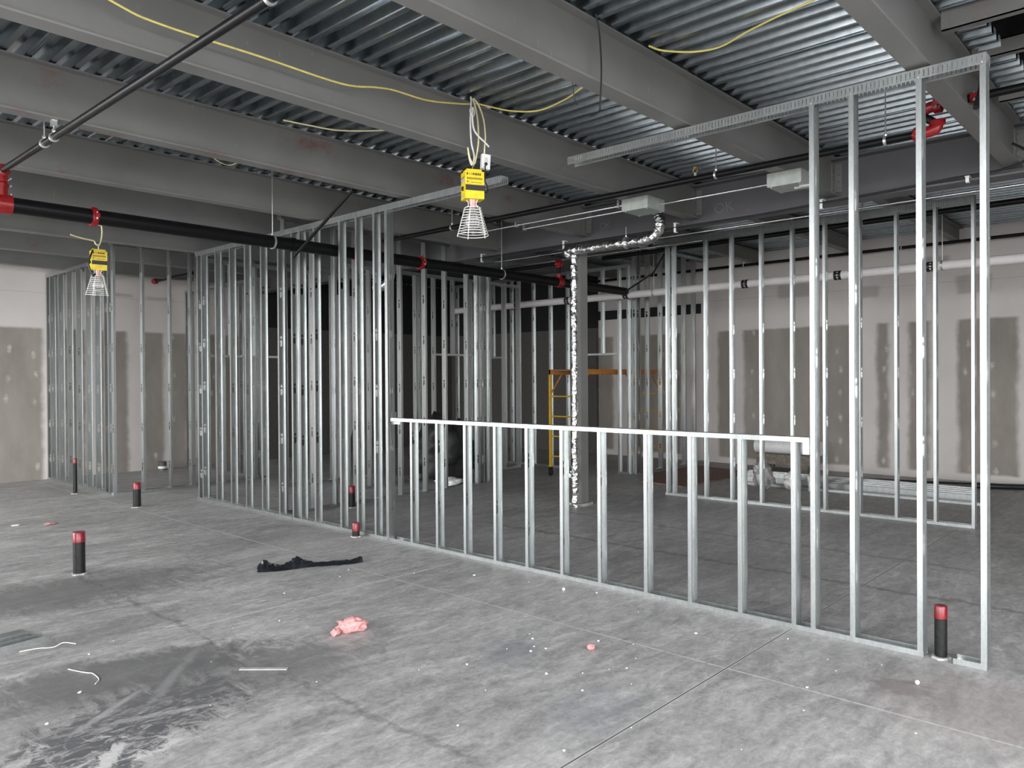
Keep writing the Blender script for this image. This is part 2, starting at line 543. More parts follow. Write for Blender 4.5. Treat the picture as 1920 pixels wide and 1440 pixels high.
def drywall_mat(name, axis, bands, top=2.63, seed=0.0, over=(), foot=0.12):
    """taped gypsum board: bare taupe board below the horizontal joint with pale skimmed bands and filled screw spots"""
    n = NT(name)
    p = n.pos()
    x, y, z = n.xyz(p)
    t = x if axis == 'X' else y
    w = n.math('MULTIPLY', n.math('SUBTRACT', n.noise(p, 1.8, 4.0), 0.5), 0.10)
    w2 = n.math('MULTIPLY', n.math('SUBTRACT', n.noise(p, 5.0, 4.0), 0.5), 0.08)
    tw = n.math('ADD', n.math('ADD', t, w), w2)
    zw = n.math('ADD', z, n.math('MULTIPLY', w2, 0.5))
    pale = n.ramp(n.noise(p, 1.2, 4.0), [(0.3, (0.64, 0.595, 0.565)), (0.7, (0.72, 0.67, 0.64))])
    taupe = n.ramp(n.noise(n.scale(p, (1, 1, 0.4)), 2.0, 5.0, 0.65), [(0.3, (0.27, 0.242, 0.215)), (0.7, (0.37, 0.335, 0.30))])
    dark = None
    for a, b in bands:
        k = n.band(tw, a, b, 0.055)
        dark = k if dark is None else n.math('MAXIMUM', dark, k)
    dark = n.math('MULTIPLY', dark, n.math('SUBTRACT', 1.0, n.step(zw, top-0.03, top+0.03)))
    dark = n.math('MULTIPLY', dark, n.step(zw, foot-0.03, foot+0.03))
    col = n.mix(dark, pale, taupe)
    # screw spots on a stud grid
    gx = n.math('ADD', n.math('DIVIDE', t, 0.406), seed)
    gz = n.math('DIVIDE', z, 0.405)
    cx, cz = n.math('FLOOR', gx), n.math('FLOOR', gz)
    cv = n.node('ShaderNodeCombineXYZ')
    n.link(cx, cv.inputs[0]); n.link(cz, cv.inputs[1])
    wnz = n.node('ShaderNodeTexWhiteNoise', noise_dimensions='2D')
    n.link(cv.outputs[0], wnz.inputs['Vector'])
    rnd = n.xyz(wnz.outputs['Color'])
    fx = n.math('SUBTRACT', n.math('SUBTRACT', gx, cx), n.math('ADD', 0.38, n.math('MULTIPLY', rnd[0], 0.24)))
    fz = n.math('SUBTRACT', n.math('SUBTRACT', gz, cz), n.math('ADD', 0.35, n.math('MULTIPLY', rnd[1], 0.3)))
    rr = n.math('SQRT', n.math('ADD', n.math('POWER', n.math('MULTIPLY', fx, 9.0), 2.0), n.math('POWER', n.math('MULTIPLY', fz, 5.0), 2.0)))
    rr = n.math('ADD', rr, n.math('MULTIPLY', n.math('SUBTRACT', n.noise(p, 22.0, 4.0), 0.5), 1.8))
    spot = n.math('MULTIPLY', n.math('SUBTRACT', 1.0, n.step(rr, 0.0, 1.1)), n.step(rnd[2], 0.35, 0.75))
    spot = n.math('MULTIPLY', spot, dark)
    col = n.mix(n.math('MULTIPLY', spot, 0.75), col, (0.62, 0.585, 0.54))
    # sanded joint line across the upper board and a few grey smears
    hl = n.math('SUBTRACT', 1.0, n.step(n.math('ABSOLUTE', n.math('SUBTRACT', zw, top+0.62)), 0.003, 0.010))
    col = n.mix(n.math('MULTIPLY', hl, 0.35), col, (0.36, 0.33, 0.31))
    for a, b, z0, z1 in over:
        k = n.math('MULTIPLY', n.band(tw, a, b, 0.05), n.band(zw, z0, z1, 0.03))
        col = n.mix(n.math('MULTIPLY', k, 0.55), col, taupe)
    return n.set(col, 0.85, 0.0, 0.25)


RIGHT_BANDS = [(-3.0, -1.6), (-0.3, 1.1), (2.25, 3.08), (3.50, 3.82), (4.14, 4.33), (4.70, 6.80), (7.05, 7.35), (8.2, 9.4), (9.9, 11.0), (11.5, 13.2)]
LEFT_BANDS = [(-4.5, -3.2), (-2.6, -1.2), (-0.5, 0.9), (1.4, 2.6), (3.10, 4.40), (4.75, 5.1), (5.35, 5.82), (6.12, 6.50), (6.62, 6.95), (7.4, 8.3), (8.7, 9.6), (10.2, 11.5)]
DRY_R = drywall_mat('drywall_right', 'Y', RIGHT_BANDS, 2.635, 0.2, [(2.6, 3.1, 3.05, 3.35), (4.3, 4.8, 3.10, 3.3), (5.4, 6.1, 3.2, 3.45), (3.2, 3.6, 3.55, 3.7)])
DRY_L = drywall_mat('drywall_back', 'X', LEFT_BANDS, 2.65, 0.0, [(5.45, 5.95, 3.3, 3.36), (6.2, 6.7, 3.28, 3.34)], -0.2)
DRY_PLAIN = plain('drywall_plain', (0.52, 0.49, 0.47), 0.85, 0, 0.25, 0.06, 3)
GROUNDM = plain('outdoor_pavement', (0.22, 0.215, 0.21), 0.9, var=0.1, sc=2)

# ------------------------------------------------------------------ room shell
X0, X1, Y0, Y1, TOP = ROOM['x0'], ROOM['x1'], ROOM['y0'], ROOM['y1'], ROOM['top']
struct(MB().box(X0-0.2, X1+0.2, Y0-0.2, Y1+0.2, -0.20, 0.0).build('floor', FLOORM))
struct(MB().box(X0-16, X0-0.2, Y0-16, Y1+4, -0.3, -0.06).box(X0-0.2, X1+6, Y0-16, Y0-0.2, -0.3, -0.06).build('ground', GROUNDM))
struct(MB().box(X1, X1+0.2, Y0, Y1+0.2, 0.0, TOP).build('wall_right', DRY_R))
struct(MB().box(X0-0.2, X1, Y1, Y1+0.2, 0.0, TOP).build('wall_back', DRY_L))


def holed_wall(name, axis, plane, thick, lo, hi, wins, mat):
    b = MB()
    def bx(a, c, z0, z1):
        if axis == 'Y':
            b.box(plane-thick, plane, a, c, z0, z1)
        else:
            b.box(a, c, plane-thick, plane, z0, z1)
    e = lo
    for a, c in wins:
        bx(e, a, 0, TOP)
        bx(a, c, 0, WZ0)
        bx(a, c, WZ1, TOP)
        e = c
    bx(e, hi, 0, TOP)
    return struct(b.build(name, mat))


holed_wall('wall_left', 'Y', X0, 0.2, Y0-0.2, Y1, WIN_STREET, DRY_PLAIN)
holed_wall('wall_front', 'X', Y0, 0.2, X0, X1+0.2, WIN_FRONT, plain('dark_unseen_wall', (0.11, 0.105, 0.10), 0.85))  # unseen wall, coloured dark to cut reflections in the stud webs
k = 0
for axis, plane, wins in (('Y', X0-0.1, WIN_STREET), ('X', Y0-0.1, WIN_FRONT)):
    for a, c in wins:
        k += 1
        b = MB()
        nmul = max(2, round((c-a)/1.5))
        for i in range(nmul+1):
            t = a + (c-a)*i/nmul
            t0, t1 = max(a, t-0.025), min(c, t+0.025)
            if axis == 'Y':
                b.box(plane-0.05, plane+0.05, t0, t1, WZ0, WZ1)
            else:
                b.box(t0, t1, plane-0.05, plane+0.05, WZ0, WZ1)
        for z0 in (WZ0, 2.4, WZ1-0.05):
            if axis == 'Y':
                b.box(plane-0.05, plane+0.05, a, c, z0, z0+0.05)
            else:
                b.box(a, c, plane-0.05, plane+0.05, z0, z0+0.05)
        struct(b.build('window_%d' % k, EMT))

# ceiling: ribbed galvanised roof deck, ribs along Y; lap seam at every fourth rib
PITCH_R, DZ = 0.1524, 0.062


def deck(b, x0, x1, y0, y1, z, lip=True):
    i = math.floor((x0-4.138)/PITCH_R)
    x = 4.138 + i*PITCH_R
    while x < x1-0.02:
        if x >= x0-0.02:
            pr = [(x, z), (x+0.036, z), (x+0.041, z+0.006), (x+0.062, z+DZ), (x+0.126, z+DZ), (x+PITCH_R-0.006, z+0.006), (x+PITCH_R, z)]
            th = 0.0016
            for (xa, za), (xb, zb) in zip(pr, pr[1:]):
                b.add([(xa, y0, za), (xb, y0, zb), (xb, y1, zb), (xa, y1, za),
                       (xa, y0, za+th), (xb, y0, zb+th), (xb, y1, zb+th), (xa, y1, za+th)],
                      [(0, 1, 2, 3), (7, 6, 5, 4), (0, 4, 5, 1), (2, 6, 7, 3)])
            if lip and i % 4 == 0:
                b.box(x+0.010, x+0.014, y0, y1, z-0.008, z)
                b.box(x+0.030, x+0.0335, y0, y1, z-0.006, z)
        i += 1
        x = 4.138 + i*PITCH_R


HX0, HX1, HY = 5.5, 7.2, 1.09
b = MB()
deck(b, X0, 8.30, 1.335, Y1, 4.0)
deck(b, X0, HX0, Y0, 1.335, 4.0)
deck(b, HX1+0.03, 8.30, Y0, 1.335, 4.0)
deck(b, HX0, 6.2, HY, 1.335, 4.0)
deck(b, 6.32, HX1, HY-0.04, 1.335, 4.0)
deck(b, HX0, HX1, Y0, -0.25, 4.0)
deck(b, 8.30, X1, Y0, Y1, 4.12)
ceil = struct(b.build('ceiling', DECKM))
# roof build-up above the deck, with a dark shaft over the opening
b = MB()
b.box(X0-0.2, HX0-0.02, Y0-0.2, Y1+0.2, 4.20, 4.5)
b.box(HX0-0.02, HX1+0.02, 1.2, Y1+0.2, 4.20, 4.5)
b.box(HX0-0.02, HX1+0.02, Y0-0.2, -0.2, 4.20, 4.5)
b.box(HX1+0.02, X1+0.2, Y0-0.2, Y1+0.2, 4.20, 4.5)
b.box(HX0-0.1, HX1+0.1, -0.3, 1.3, 4.9, 5.0)
b.box(HX0-0.08, HX0-0.01, -0.28, 1.28, 4.45, 4.92).box(HX1+0.01, HX1+0.08, -0.28, 1.28, 4.45, 4.92)
b.box(HX0-0.08, HX1+0.08, -0.27, -0.19, 4.45, 4.92).box(HX0-0.08, HX1+0.08, 1.19, 1.27, 4.45, 4.92)
struct(b.build('ceiling_2', DARKVOID))


# ------------------------------------------------------------------ steel frame
def ibeam_poly(c, zb, zt, w, tf, tw):
    h = w/2
    t = tw/2
    return [(c-h, zb), (c+h, zb), (c+h, zb+tf), (c+t, zb+tf), (c+t, zt-tf), (c+h, zt-tf), (c+h, zt), (c-h, zt), (c-h, zt-tf), (c-t, zt-tf), (c-t, zb+tf), (c-h, zb+tf)]


BP, BY0 = 1.6225, 1.335
GX = 8.30


def ibeam(label, y, xa, xb, zb, zt, w, mat, clip_at=None):
    t = thing('steel_beam', label, 'steel beam', ((xa+xb)/2, y, zb))
    MB().prism(ibeam_poly(y, zb, zt-0.009, w, 0.012, 0.009), 'X', xa, xb).build('beam_body', mat, t)
    if clip_at is not None:
        yy = y-0.0045
        b = MB().box(clip_at-0.075, clip_at, yy-0.010, yy, zb+0.05, zt-0.06)
        b.box(clip_at-0.010, clip_at, yy-0.085, yy-0.010, zb+0.05, zt-0.06)
        ca = b.build('connection_angle', mat, t)
        for j in range(4):
            zz = zb+0.09+j*(zt-zb-0.19)/3
            MB().lathe([(0.013, -0.014), (0.013, 0)], (clip_at-0.040, yy-0.010, zz), 6, 'Y').build('bolt', mat, ca)
            MB().lathe([(0.013, -0.014), (0.013, 0)], (clip_at-0.010, yy-0.055, zz), 6, 'X').build('bolt', mat, ca)
    return t


beam_labels = {
    -1: 'grey primed I-beam over the spot behind the photographer',
    0: 'grey primed I-beam at upper right with steel channels framed into it',
    1: 'grey primed I-beam with a thin black cable draped over its web',
    2: 'grey primed I-beam that the nearer yellow work lamp hangs from',
    3: 'rust-stained grey I-beam, next one beyond the work lamp beam',
    4: 'dark grey I-beam just beyond the rust-stained beam, above the big black pipe',
    5: 'dark grey I-beam hidden mostly behind the big black main pipe',
    6: 'dark grey I-beam that the farther yellow work lamp hangs below',
    7: 'dark grey I-beam second from the back drywall',
    8: 'dark grey I-beam nearest the back drywall',
}
for kk, lab in beam_labels.items():
    y = BY0 + BP*kk
    ibeam(lab, y, X0, GX-0.006, 3.60, 4.0, 0.135, PRIMER_RUST if kk == 3 else PRIMER, GX-0.008 if 0 <= kk <= 4 else None)
bay_labels = {
    0: 'short grey beam reaching the right drywall, nearest the right edge of the photo',
    1: 'short grey beam reaching the right drywall, second from the right edge',
    2: 'short grey beam reaching the right drywall, third from the right edge',
    3: 'short dark beam reaching the right drywall above the corner stud wall',
    4: 'short dark beam reaching the right drywall beyond the corner stud wall',
    5: 'short dark beam in the unlit far corner bay',
}
for kk, lab in bay_labels.items():
    y = BY0 + BP*kk + (0.10 if kk < 3 else 0.22)
    ibeam(lab, y, GX+0.006, X1-0.03, 3.885, 4.12, 0.13, PRIMER, None)
g = thing('steel_girder', 'deep dark grey girder crossing under the deck with beams bolted to it', 'steel girder', (GX, 5.3, 3.53))
gp = ibeam_poly(GX, 3.53, 3.989, 0.24, 0.018, 0.012)
MB().prism(gp, 'Y', Y0, Y1-0.02).build('girder_body', PRIMER_DK, g)


def text_mesh(txt, size, name, mat, parent, origin, xdir, ydir, depth=0.001):
    cu = bpy.data.curves.new(name, 'FONT')
    cu.body = txt
    cu.size = size
    cu.extrude = depth
    tmp = bpy.data.objects.new(name, cu)
    COL.objects.link(tmp)
    dg = bpy.context.evaluated_depsgraph_get()
    me = bpy.data.meshes.new_from_object(tmp.evaluated_get(dg))
    bpy.data.objects.remove(tmp)
    xd, yd = Vector(xdir), Vector(ydir)
    zd = xd.cross(yd)
    off = world_loc(parent)
    for v in me.vertices:
        p = Vector(origin) + xd*v.co.x + yd*v.co.y + zd*v.co.z
        v.co = p - off
    me.materials.clear()
    me.materials.append(mat)
    o = bpy.data.objects.new(name, me)
    COL.objects.link(o)
    o.parent = parent
    return o


xw = GX-0.0075
text_mesh('OK', 0.17, 'chalk_writing', CHALK, g, (xw, 4.33, 3.63), (0, -1, 0.05), (0, 0.1, 1), 0.0005)
text_mesh('OK', 0.12, 'chalk_writing', CHALK, g, (xw, 5.98, 3.67), (0, -1, 0.05), (0, 0.1, 1), 0.0005)

for lab, cy in (('grey square steel column beside the foil-wrapped vertical pipe', 6.33), ('dark grey steel column seen behind the studs left of the half wall', 11.12)):
    c = thing('steel_column', lab, 'steel column', (GX, cy, 0))
    MB().box(GX-0.076, GX+0.076, cy-0.076, cy+0.076, 0.02, 3.51).build('shaft', PRIMER, c)
    MB().box(GX-0.12, GX+0.12, cy-0.12, cy+0.12, 3.508, 3.53).build('cap_plate', PRIMER, c)
    bb = MB()
    bb.prism([(GX-0.12+random.uniform(-.02, .02), cy-0.12), (GX-0.02, cy-0.135), (GX+0.13, cy-0.11), (GX+0.12, cy+0.1), (GX, cy+0.12), (GX-0.13, cy+0.11)], 'Z', 0.0, 0.035)
    bb.build('grout_pad', CONC, c)

# channels framing the roof opening
for xa, zb, zt, ye, lab in ((5.43, 3.885, 4.03, -0.2, 'grey steel channel framing the roof opening, nearest the camera'),
                            (6.27, 3.95, 4.06, -0.2, 'grey steel channel in the middle of the roof opening, bolted to the beam'),
                            (7.20, 3.90, 4.02, -0.2, 'grey steel channel at the far side of the roof opening')):
    t = thing('steel_channel', lab, 'steel channel', (xa, 0.5, zb))
    b = MB().box(xa, xa+0.008, ye, BY0-0.0685, zb, zt).box(xa, xa+0.06, ye, BY0-0.0685, zb, zb+0.008)
    b.box(xa, xa+0.06, ye, BY0-0.0685, zt-0.008, zt)
    b.build('channel_body', PRIMER, t)
    MB().box(xa-0.012, xa, BY0-0.11, BY0-0.0685, zb+0.01, zt-0.01).build('clip_plate', PRIMER, t)

# ------------------------------------------------------------------ metal stud framing
W, FL, LIP, TH = 0.0921, 0.032, 0.006, 0.0011
STUDS = {}


def stud_proto(length, phase):
    key = (round(length, 3), round(phase, 2))
    if key in STUDS:
        return STUDS[key]
    bm = bmesh.new()
    # lips and flanges
    def quad(a, b_, c, d):
        return bm.faces.new([bm.verts.new(p) for p in (a, b_, c, d)])
    L = length
    quad((LIP, -FL, 0), (0, -FL, 0), (0, -FL, L), (LIP, -FL, L))
    quad((0, -FL, 0), (0, 0, 0), (0, 0, L), (0, -FL, L))
    quad((W, 0, 0), (W, -FL, 0), (W, -FL, L), (W, 0, L))
    quad((W, -FL, 0), (W-LIP, -FL, 0), (W-LIP, -FL, L), (W, -FL, L))
    # web with knock-outs: round hole over a shield-shaped one
    xa, xb = 0.026, W-0.026
    quad((0, 0, 0), (xa, 0, 0), (xa, 0, L), (0, 0, L))
    quad((xb, 0, 0), (W, 0, 0), (W, 0, L), (xb, 0, L))
    z = 0.0
    holes = []
    h = 0.30 + phase
    while h < L-0.25:
        holes.append(h)
        h += 0.61
    cx = W/2
    for h in holes:
        z0, z1 = h-0.02, h+0.15
        if z0 > z:
            quad((xa, 0, z), (xb, 0, z), (xb, 0, z0), (xa, 0, z0))
        outer = [(xa, z0), (xb, z0), (xb, z1), (xa, z1)]
        shield = [(cx-0.008, h), (cx+0.008, h), (cx+0.017, h+0.022), (cx+0.017, h+0.075), (cx+0.014, h+0.080), (cx-0.014, h+0.080), (cx-0.017, h+0.075), (cx-0.017, h+0.022)]
        rnd = [(cx+0.016*math.cos(a), h+0.112+0.020*math.sin(a)) for a in [2*PI*i/10 for i in range(10)]]
        es = []
        for loop in (outer, shield, rnd):
            vs = [bm.verts.new((q[0], 0, q[1])) for q in loop]
            es += [bm.edges.new((vs[i], vs[(i+1) % len(vs)])) for i in range(len(vs))]
        bmesh.ops.triangle_fill(bm, use_beauty=True, use_dissolve=False, edges=es)
        z = z1
    quad((xa, 0, z), (xb, 0, z), (xb, 0, L), (xa, 0, L))
    bmesh.ops.remove_doubles(bm, verts=bm.verts, dist=1e-5)
    bmesh.ops.recalc_face_normals(bm, faces=bm.faces)
    bmesh.ops.solidify(bm, geom=bm.faces[:], thickness=TH)
    me = bpy.data.meshes.new('stud')
    bm.to_mesh(me)
    bm.free()
    me.materials.append(GALV)
    o = bpy.data.objects.new('stud', me)
    STUDS[key] = o
    return o


def stud(parent, axis, plane, s, z0, z1, opening=-1, phase=None, name='stud'):
    """axis 'Y': wall runs along Y with its near face at x=plane; axis 'X': along X, near face at y=plane.
    s = where the web stands along the wall; opening = -1 / +1 side the C opens to"""
    if phase is None:
        phase = 0.0
    o = stud_proto(z1-z0-0.006, phase)
    if axis == 'Y':
        if opening < 0:
            c = place(o, (plane, s, z0+0.003), parent, 0)
        else:
            c = place(o, (plane+W, s, z0+0.003), parent, PI)
    else:
        if opening > 0:
            c = place(o, (s, plane, z0+0.003), parent, PI/2)
        else:
            c = place(o, (s, plane+W, z0+0.003), parent, -PI/2)
    c.name = name
    return c


def track_part(parent, name, axis, plane, a, c, z, leg, up=True, slots=False, screws=()):
    """U track; z = its flat web level, legs go up or down"""
    e = 0.0016
    x0, x1 = plane-e, plane+W+e
    t = 0.0014
    b = MB()
    def bx(u0, u1, s0, s1, z0, z1):
        if axis == 'Y':
            b.box(u0, u1, s0, s1, z0, z1)
        else:
            b.box(s0, s1, u0, u1, z0, z1)
    s = 1 if up else -1
    bx(x0, x1, a, c, min(z, z+s*t), max(z, z+s*t))
    for u0, u1 in ((x0-t, x0), (x1, x1+t)):
        if not slots:
            bx(u0, u1, a, c, min(z, z+s*leg), max(z, z+s*leg))
        else:
            bx(u0, u1, a, c, z-0.012, z)
            bx(u0, u1, a, c, z-leg, z-leg+0.012)
            q = a
            while q < c:
                bx(u0, u1, q, min(c, q+0.0195), z-leg+0.012, z-0.012)
                q += 0.0254
    tr = b.build(name, GALV, parent)
    for sq in screws:
        u = x0-t
        b = MB()
        if axis == 'Y':
            b.lathe([(0.0045, 0.0), (0.004, -0.0025), (0.001, -0.0035)], (u, sq, z+s*leg*0.82), 8, 'X')
        else:
            b.lathe([(0.0045, 0.0), (0.004, -0.0025), (0.001, -0.0035)], (sq, u, z+s*leg*0.82), 8, 'Y')
        b.build('screw', ZINC, tr)
    return tr


def frame(label, axis, plane, loc):
    return thing('stud_partition', label, 'stud wall', loc)


# --- front partition with the half-height opening
PX = 5.12
p1 = frame('long front steel stud partition with a half-height wall opening and broken slotted top track', 'Y', PX, (PX+W/2, 5.9, 0))
ZT = 3.565
left_s = [10.95-0.14, 10.684, 10.269, 9.86, 9.457, 9.048, 8.636, 8.325, 8.152, 7.844, 7.33, 7.016, 6.70]
for i, s in enumerate(left_s):
    stud(p1, 'Y', PX, s, 0, ZT-0.012, -1, [0.0, 0.05, 0.0, 0.02][i % 4])
stud(p1, 'Y', PX, 6.495, 0, ZT-0.012, -1, 0.02)
stud(p1, 'Y', PX, 6.455, 0, ZT-0.012, 1, 0.02)
for i, s in enumerate([1.985, 1.731, 1.335, 0.997]):
    stud(p1, 'Y', PX, s, 0, ZT-0.02, -1 if i < 3 else -1, [0.25, 0.05, 0.3, 0.15][i])
SILL = 1.305
for i, s in enumerate([6.101, 5.712, 5.314, 4.916, 4.525, 4.128, 3.733, 3.289, 2.903, 2.504, 2.116]):
    stud(p1, 'Y', PX, s, 0, SILL-0.002, -1, [0.13, 0.06, 0.18, 0.15, 0.0, -0.04, -0.1, -0.1, -0.02, -0.06, -0.12][i])
for a, c in ((8.345, 10.85), (6.47, 8.29), (1.30, 6.44), (0.965, 1.14)):
    track_part(p1, 'bottom_track', 'Y', PX, a, c, 0.0015, 0.034)
track_part(p1, 'sill_track', 'Y', PX, 1.99, 6.41, SILL, 0.034, False)
track_part(p1, 'slotted_top_track', 'Y', PX, 4.79, 10.86, ZT, 0.064, False, True, left_s[1:])
track_part(p1, 'slotted_top_track', 'Y', PX, 0.962, 4.02, ZT+0.01, 0.064, False, True, [1.97, 1.715, 1.32, 0.985])
MB().box(PX-0.003, PX-0.0015, 1.99, 2.035, SILL-0.115, SILL-0.034).box(PX-0.003, PX+0.05, 2.034, 2.0355, SILL-0.115, SILL-0.034).build('clip_angle', GALV, p1)
MB().box(PX+0.01, PX+0.075, 6.405, 6.4065, SILL, SILL+0.06).box(PX+0.01, PX+0.075, 6.36, 6.4065, SILL, SILL+0.0015).build('clip_angle', GALV, p1)
MB().box(PX+0.01, PX+0.075, 6.405, 6.4065, SILL-0.07, SILL-0.001).box(PX+0.074, PX+0.075, 6.35, 6.4065, SILL-0.07, SILL-0.001).build('clip_angle', GALV, p1)

# --- far left partition running to the back drywall
p2 = frame('far left steel stud partition meeting the back drywall, wide webs with pale holes', 'Y', 4.45, (4.5, 13.7, 0))
for i, s in enumerate([15.11, 14.937, 14.502, 14.085, 13.662, 13.234, 12.847, 12.476, 12.33]):
    stud(p2, 'Y', 4.45, s, 0, 3.58, -1, [0, 0.02, 0.02, 0.04, 0.0, 0.0][i % 6])
track_part(p2, 'bottom_track', 'Y', 4.45, 12.25, 15.13, 0.0015, 0.034)
track_part(p2, 'top_track', 'Y', 4.45, 12.25, 15.13, 3.59, 0.06, False)
# --- its return along X, taller studs up to the deck beams
p3 = frame('stud partition with widely spaced tall studs joining the far left partition', 'X', 12.15, (5.7, 12.2, 0))
for i, s in enumerate([4.47, 4.892, 5.311, 5.64, 5.75, 6.2, 6.75]):
    stud(p3, 'X', 12.14, s, 0, 3.80, 1, 0.02)
track_part(p3, 'bottom_track', 'X', 12.14, 4.45, 6.9, 0.0015, 0.034)
track_part(p3, 'top_track', 'X', 12.14, 4.45, 6.9, 3.81, 0.05, False)
# --- short partition closing that room, seen edge-on against the back drywall
p4 = frame('stud partition seen edge-on butting the back drywall left of the dense studs', 'Y', 6.92, (6.96, 13.7, 0))
for s in [15.11, 14.7, 14.3, 13.9, 13.0, 12.4]:
    stud(p4, 'Y', 6.92, s, 0, 3.50, -1, 0.05)
track_part(p4, 'bottom_track', 'Y', 6.92, 12.30, 15.13, 0.0015, 0.034)
track_part(p4, 'top_track', 'Y', 6.92, 12.30, 15.13, 3.51, 0.05, False)
# --- corridor partition
p5 = frame('dark stud partition behind the front studs with a low door header', 'X', 10.93, (6.7, 10.97, 0))
for s in [5.25, 5.33, 6.55, 6.63, 7.1, 7.5, 8.05]:
    stud(p5, 'X', 10.93, s, 0, 3.50, 1, 0.1)
track_part(p5, 'bottom_track', 'X', 10.93, 5.22, 5.36, 0.0015, 0.034)
track_part(p5, 'bottom_track', 'X', 10.93, 6.54, 8.10, 0.0015, 0.034)
track_part(p5, 'top_track', 'X', 10.93, 5.22, 8.10, 3.51, 0.05, False)
hd = track_part(p5, 'door_header', 'X', 10.93, 5.36, 6.545, 2.06, 0.034)
for s in (5.7, 6.1):
    cpl = stud(p5, 'X', 10.93, s, 2.06, 3.50, 1, 0.2, 'cripple_stud')
# --- round duct elbow glimpsed behind the front studs
# --- partition that tees off behind the front wall
p6 = frame('stud partition teeing off behind the front partition, ending in a cluster of studs', 'X', 8.70, (7.0, 8.75, 0))
for i, s in enumerate([5.26, 5.68, 6.05, 6.36, 6.72, 7.15, 7.62, 8.03]):
    stud(p6, 'X', 8.70, s, 0, 3.79, 1 if i != 2 else -1, [0.1, 0.05, 0.0][i % 3])
for s, o_ in ((8.50, 1), (8.76, -1), (8.84, 1), (8.93, -1), (9.04, -1)):
    stud(p6, 'X', 8.70, s, 0, 3.50, o_, 0.05)
track_part(p6, 'bottom_track', 'X', 8.70, 5.22, 9.05, 0.0015, 0.034)
track_part(p6, 'top_track', 'X', 8.70, 5.22, 8.12, 3.80, 0.05, False)
track_part(p6, 'top_track', 'X', 8.70, 8.14, 9.05, 3.51, 0.05, False)
# --- second cross partition with a door header, deeper in the dark
p10 = frame('dim stud partition deep inside with a door header above head height', 'X', 9.85, (9.2, 9.9, 0))
for s in [7.05, 7.46, 7.87, 8.42, 8.52, 8.83, 9.72, 9.80, 10.2, 10.6, 11.0]:
    stud(p10, 'X', 9.85, s, 0, 3.49, 1, 0.0)
track_part(p10, 'bottom_track', 'X', 9.85, 7.02, 8.83, 0.0015, 0.034)
track_part(p10, 'bottom_track', 'X', 9.85, 9.72, 11.04, 0.0015, 0.034)
track_part(p10, 'top_track', 'X', 9.85, 7.02, 11.04, 3.50, 0.05, False)
hd = track_part(p10, 'door_header', 'X', 9.85, 8.835, 9.715, 2.12, 0.034)
for s in (9.28,):
    stud(p10, 'X', 9.85, s, 2.12, 3.49, 1, 0.2, 'cripple_stud')
# --- far partition with a doorway behind the foil pipe
p7 = frame('bright stud partition beyond the column with a framed doorway right of it', 'Y', 11.45, (11.5, 9.2, 0))
for s in [10.70, 10.50, 10.31, 9.918, 9.481, 9.061, 8.86, 7.885, 7.69]:
    stud(p7, 'Y', 11.45, s, 0, 3.72, -1, 0.1)
track_part(p7, 'bottom_track', 'Y', 11.45, 8.83, 10.72, 0.0015, 0.034)
track_part(p7, 'bottom_track', 'Y', 11.45, 7.64, 7.90, 0.0015, 0.034)
track_part(p7, 'top_track', 'Y', 11.45, 7.64, 12.2, 3.73, 0.05, False)
hd = track_part(p7, 'door_header', 'Y', 11.45, 7.89, 8.83, 2.13, 0.034)
stud(p7, 'Y', 11.45, 8.25, 2.13, 3.72, -1, 0.2, 'cripple_stud')
hd = track_part(p7, 'door_header', 'Y', 11.45, 10.72, 11.70, 2.13, 0.034)
for s in (11.02, 11.45):
    stud(p7, 'Y', 11.45, s, 2.13, 3.72, -1, 0.2, 'cripple_stud')
for s in (11.72, 12.1):
    stud(p7, 'Y', 11.45, s, 0, 3.72, -1, 0.1)
# --- corner partition reaching the right drywall
p8 = frame('stud partition with wide webs reaching the right drywall behind the plywood', 'X', 7.56, (12.8, 7.6, 0))
for s in [11.56, 11.68, 11.98, 12.42, 12.85, 13.28, 13.66, 14.16]:
    stud(p8, 'X', 7.56, s, 0, 4.08, 1, 0.05)
track_part(p8, 'bottom_track', 'X', 7.56, 11.55, 14.18, 0.0015, 0.034)
track_part(p8, 'top_track', 'X', 7.56, 11.55, 14.18, 4.09, 0.05, False)
# --- second partition, behind the half wall at right
p9 = frame('second slotted-track stud partition behind the half wall, in front of the right drywall', 'Y', 9.8, (9.85, 3.9, 0))
s9 = [5.905, 5.80, 5.292, 4.90, 4.475, 4.054, 3.637, 3.217, 2.797, 2.379, 1.995]
for i, s in enumerate(s9):
    stud(p9, 'Y', 9.8, s, 0, 3.715, -1, 0.17)
track_part(p9, 'bottom_track', 'Y', 9.8, 1.962, 5.92, 0.0015, 0.034)
track_part(p9, 'slotted_top_track', 'Y', 9.8, 1.962, 5.92, 3.73, 0.085, False, True, s9)


# ------------------------------------------------------------------ pipes
def bolt(p, parent, h=0.034):
    p = tuple(p)
    MB().lathe([(0.011, -h), (0.011, -h+0.009), (0.006, -h+0.009), (0.006, h)], p, 8).build('bolt', ZINC, parent)


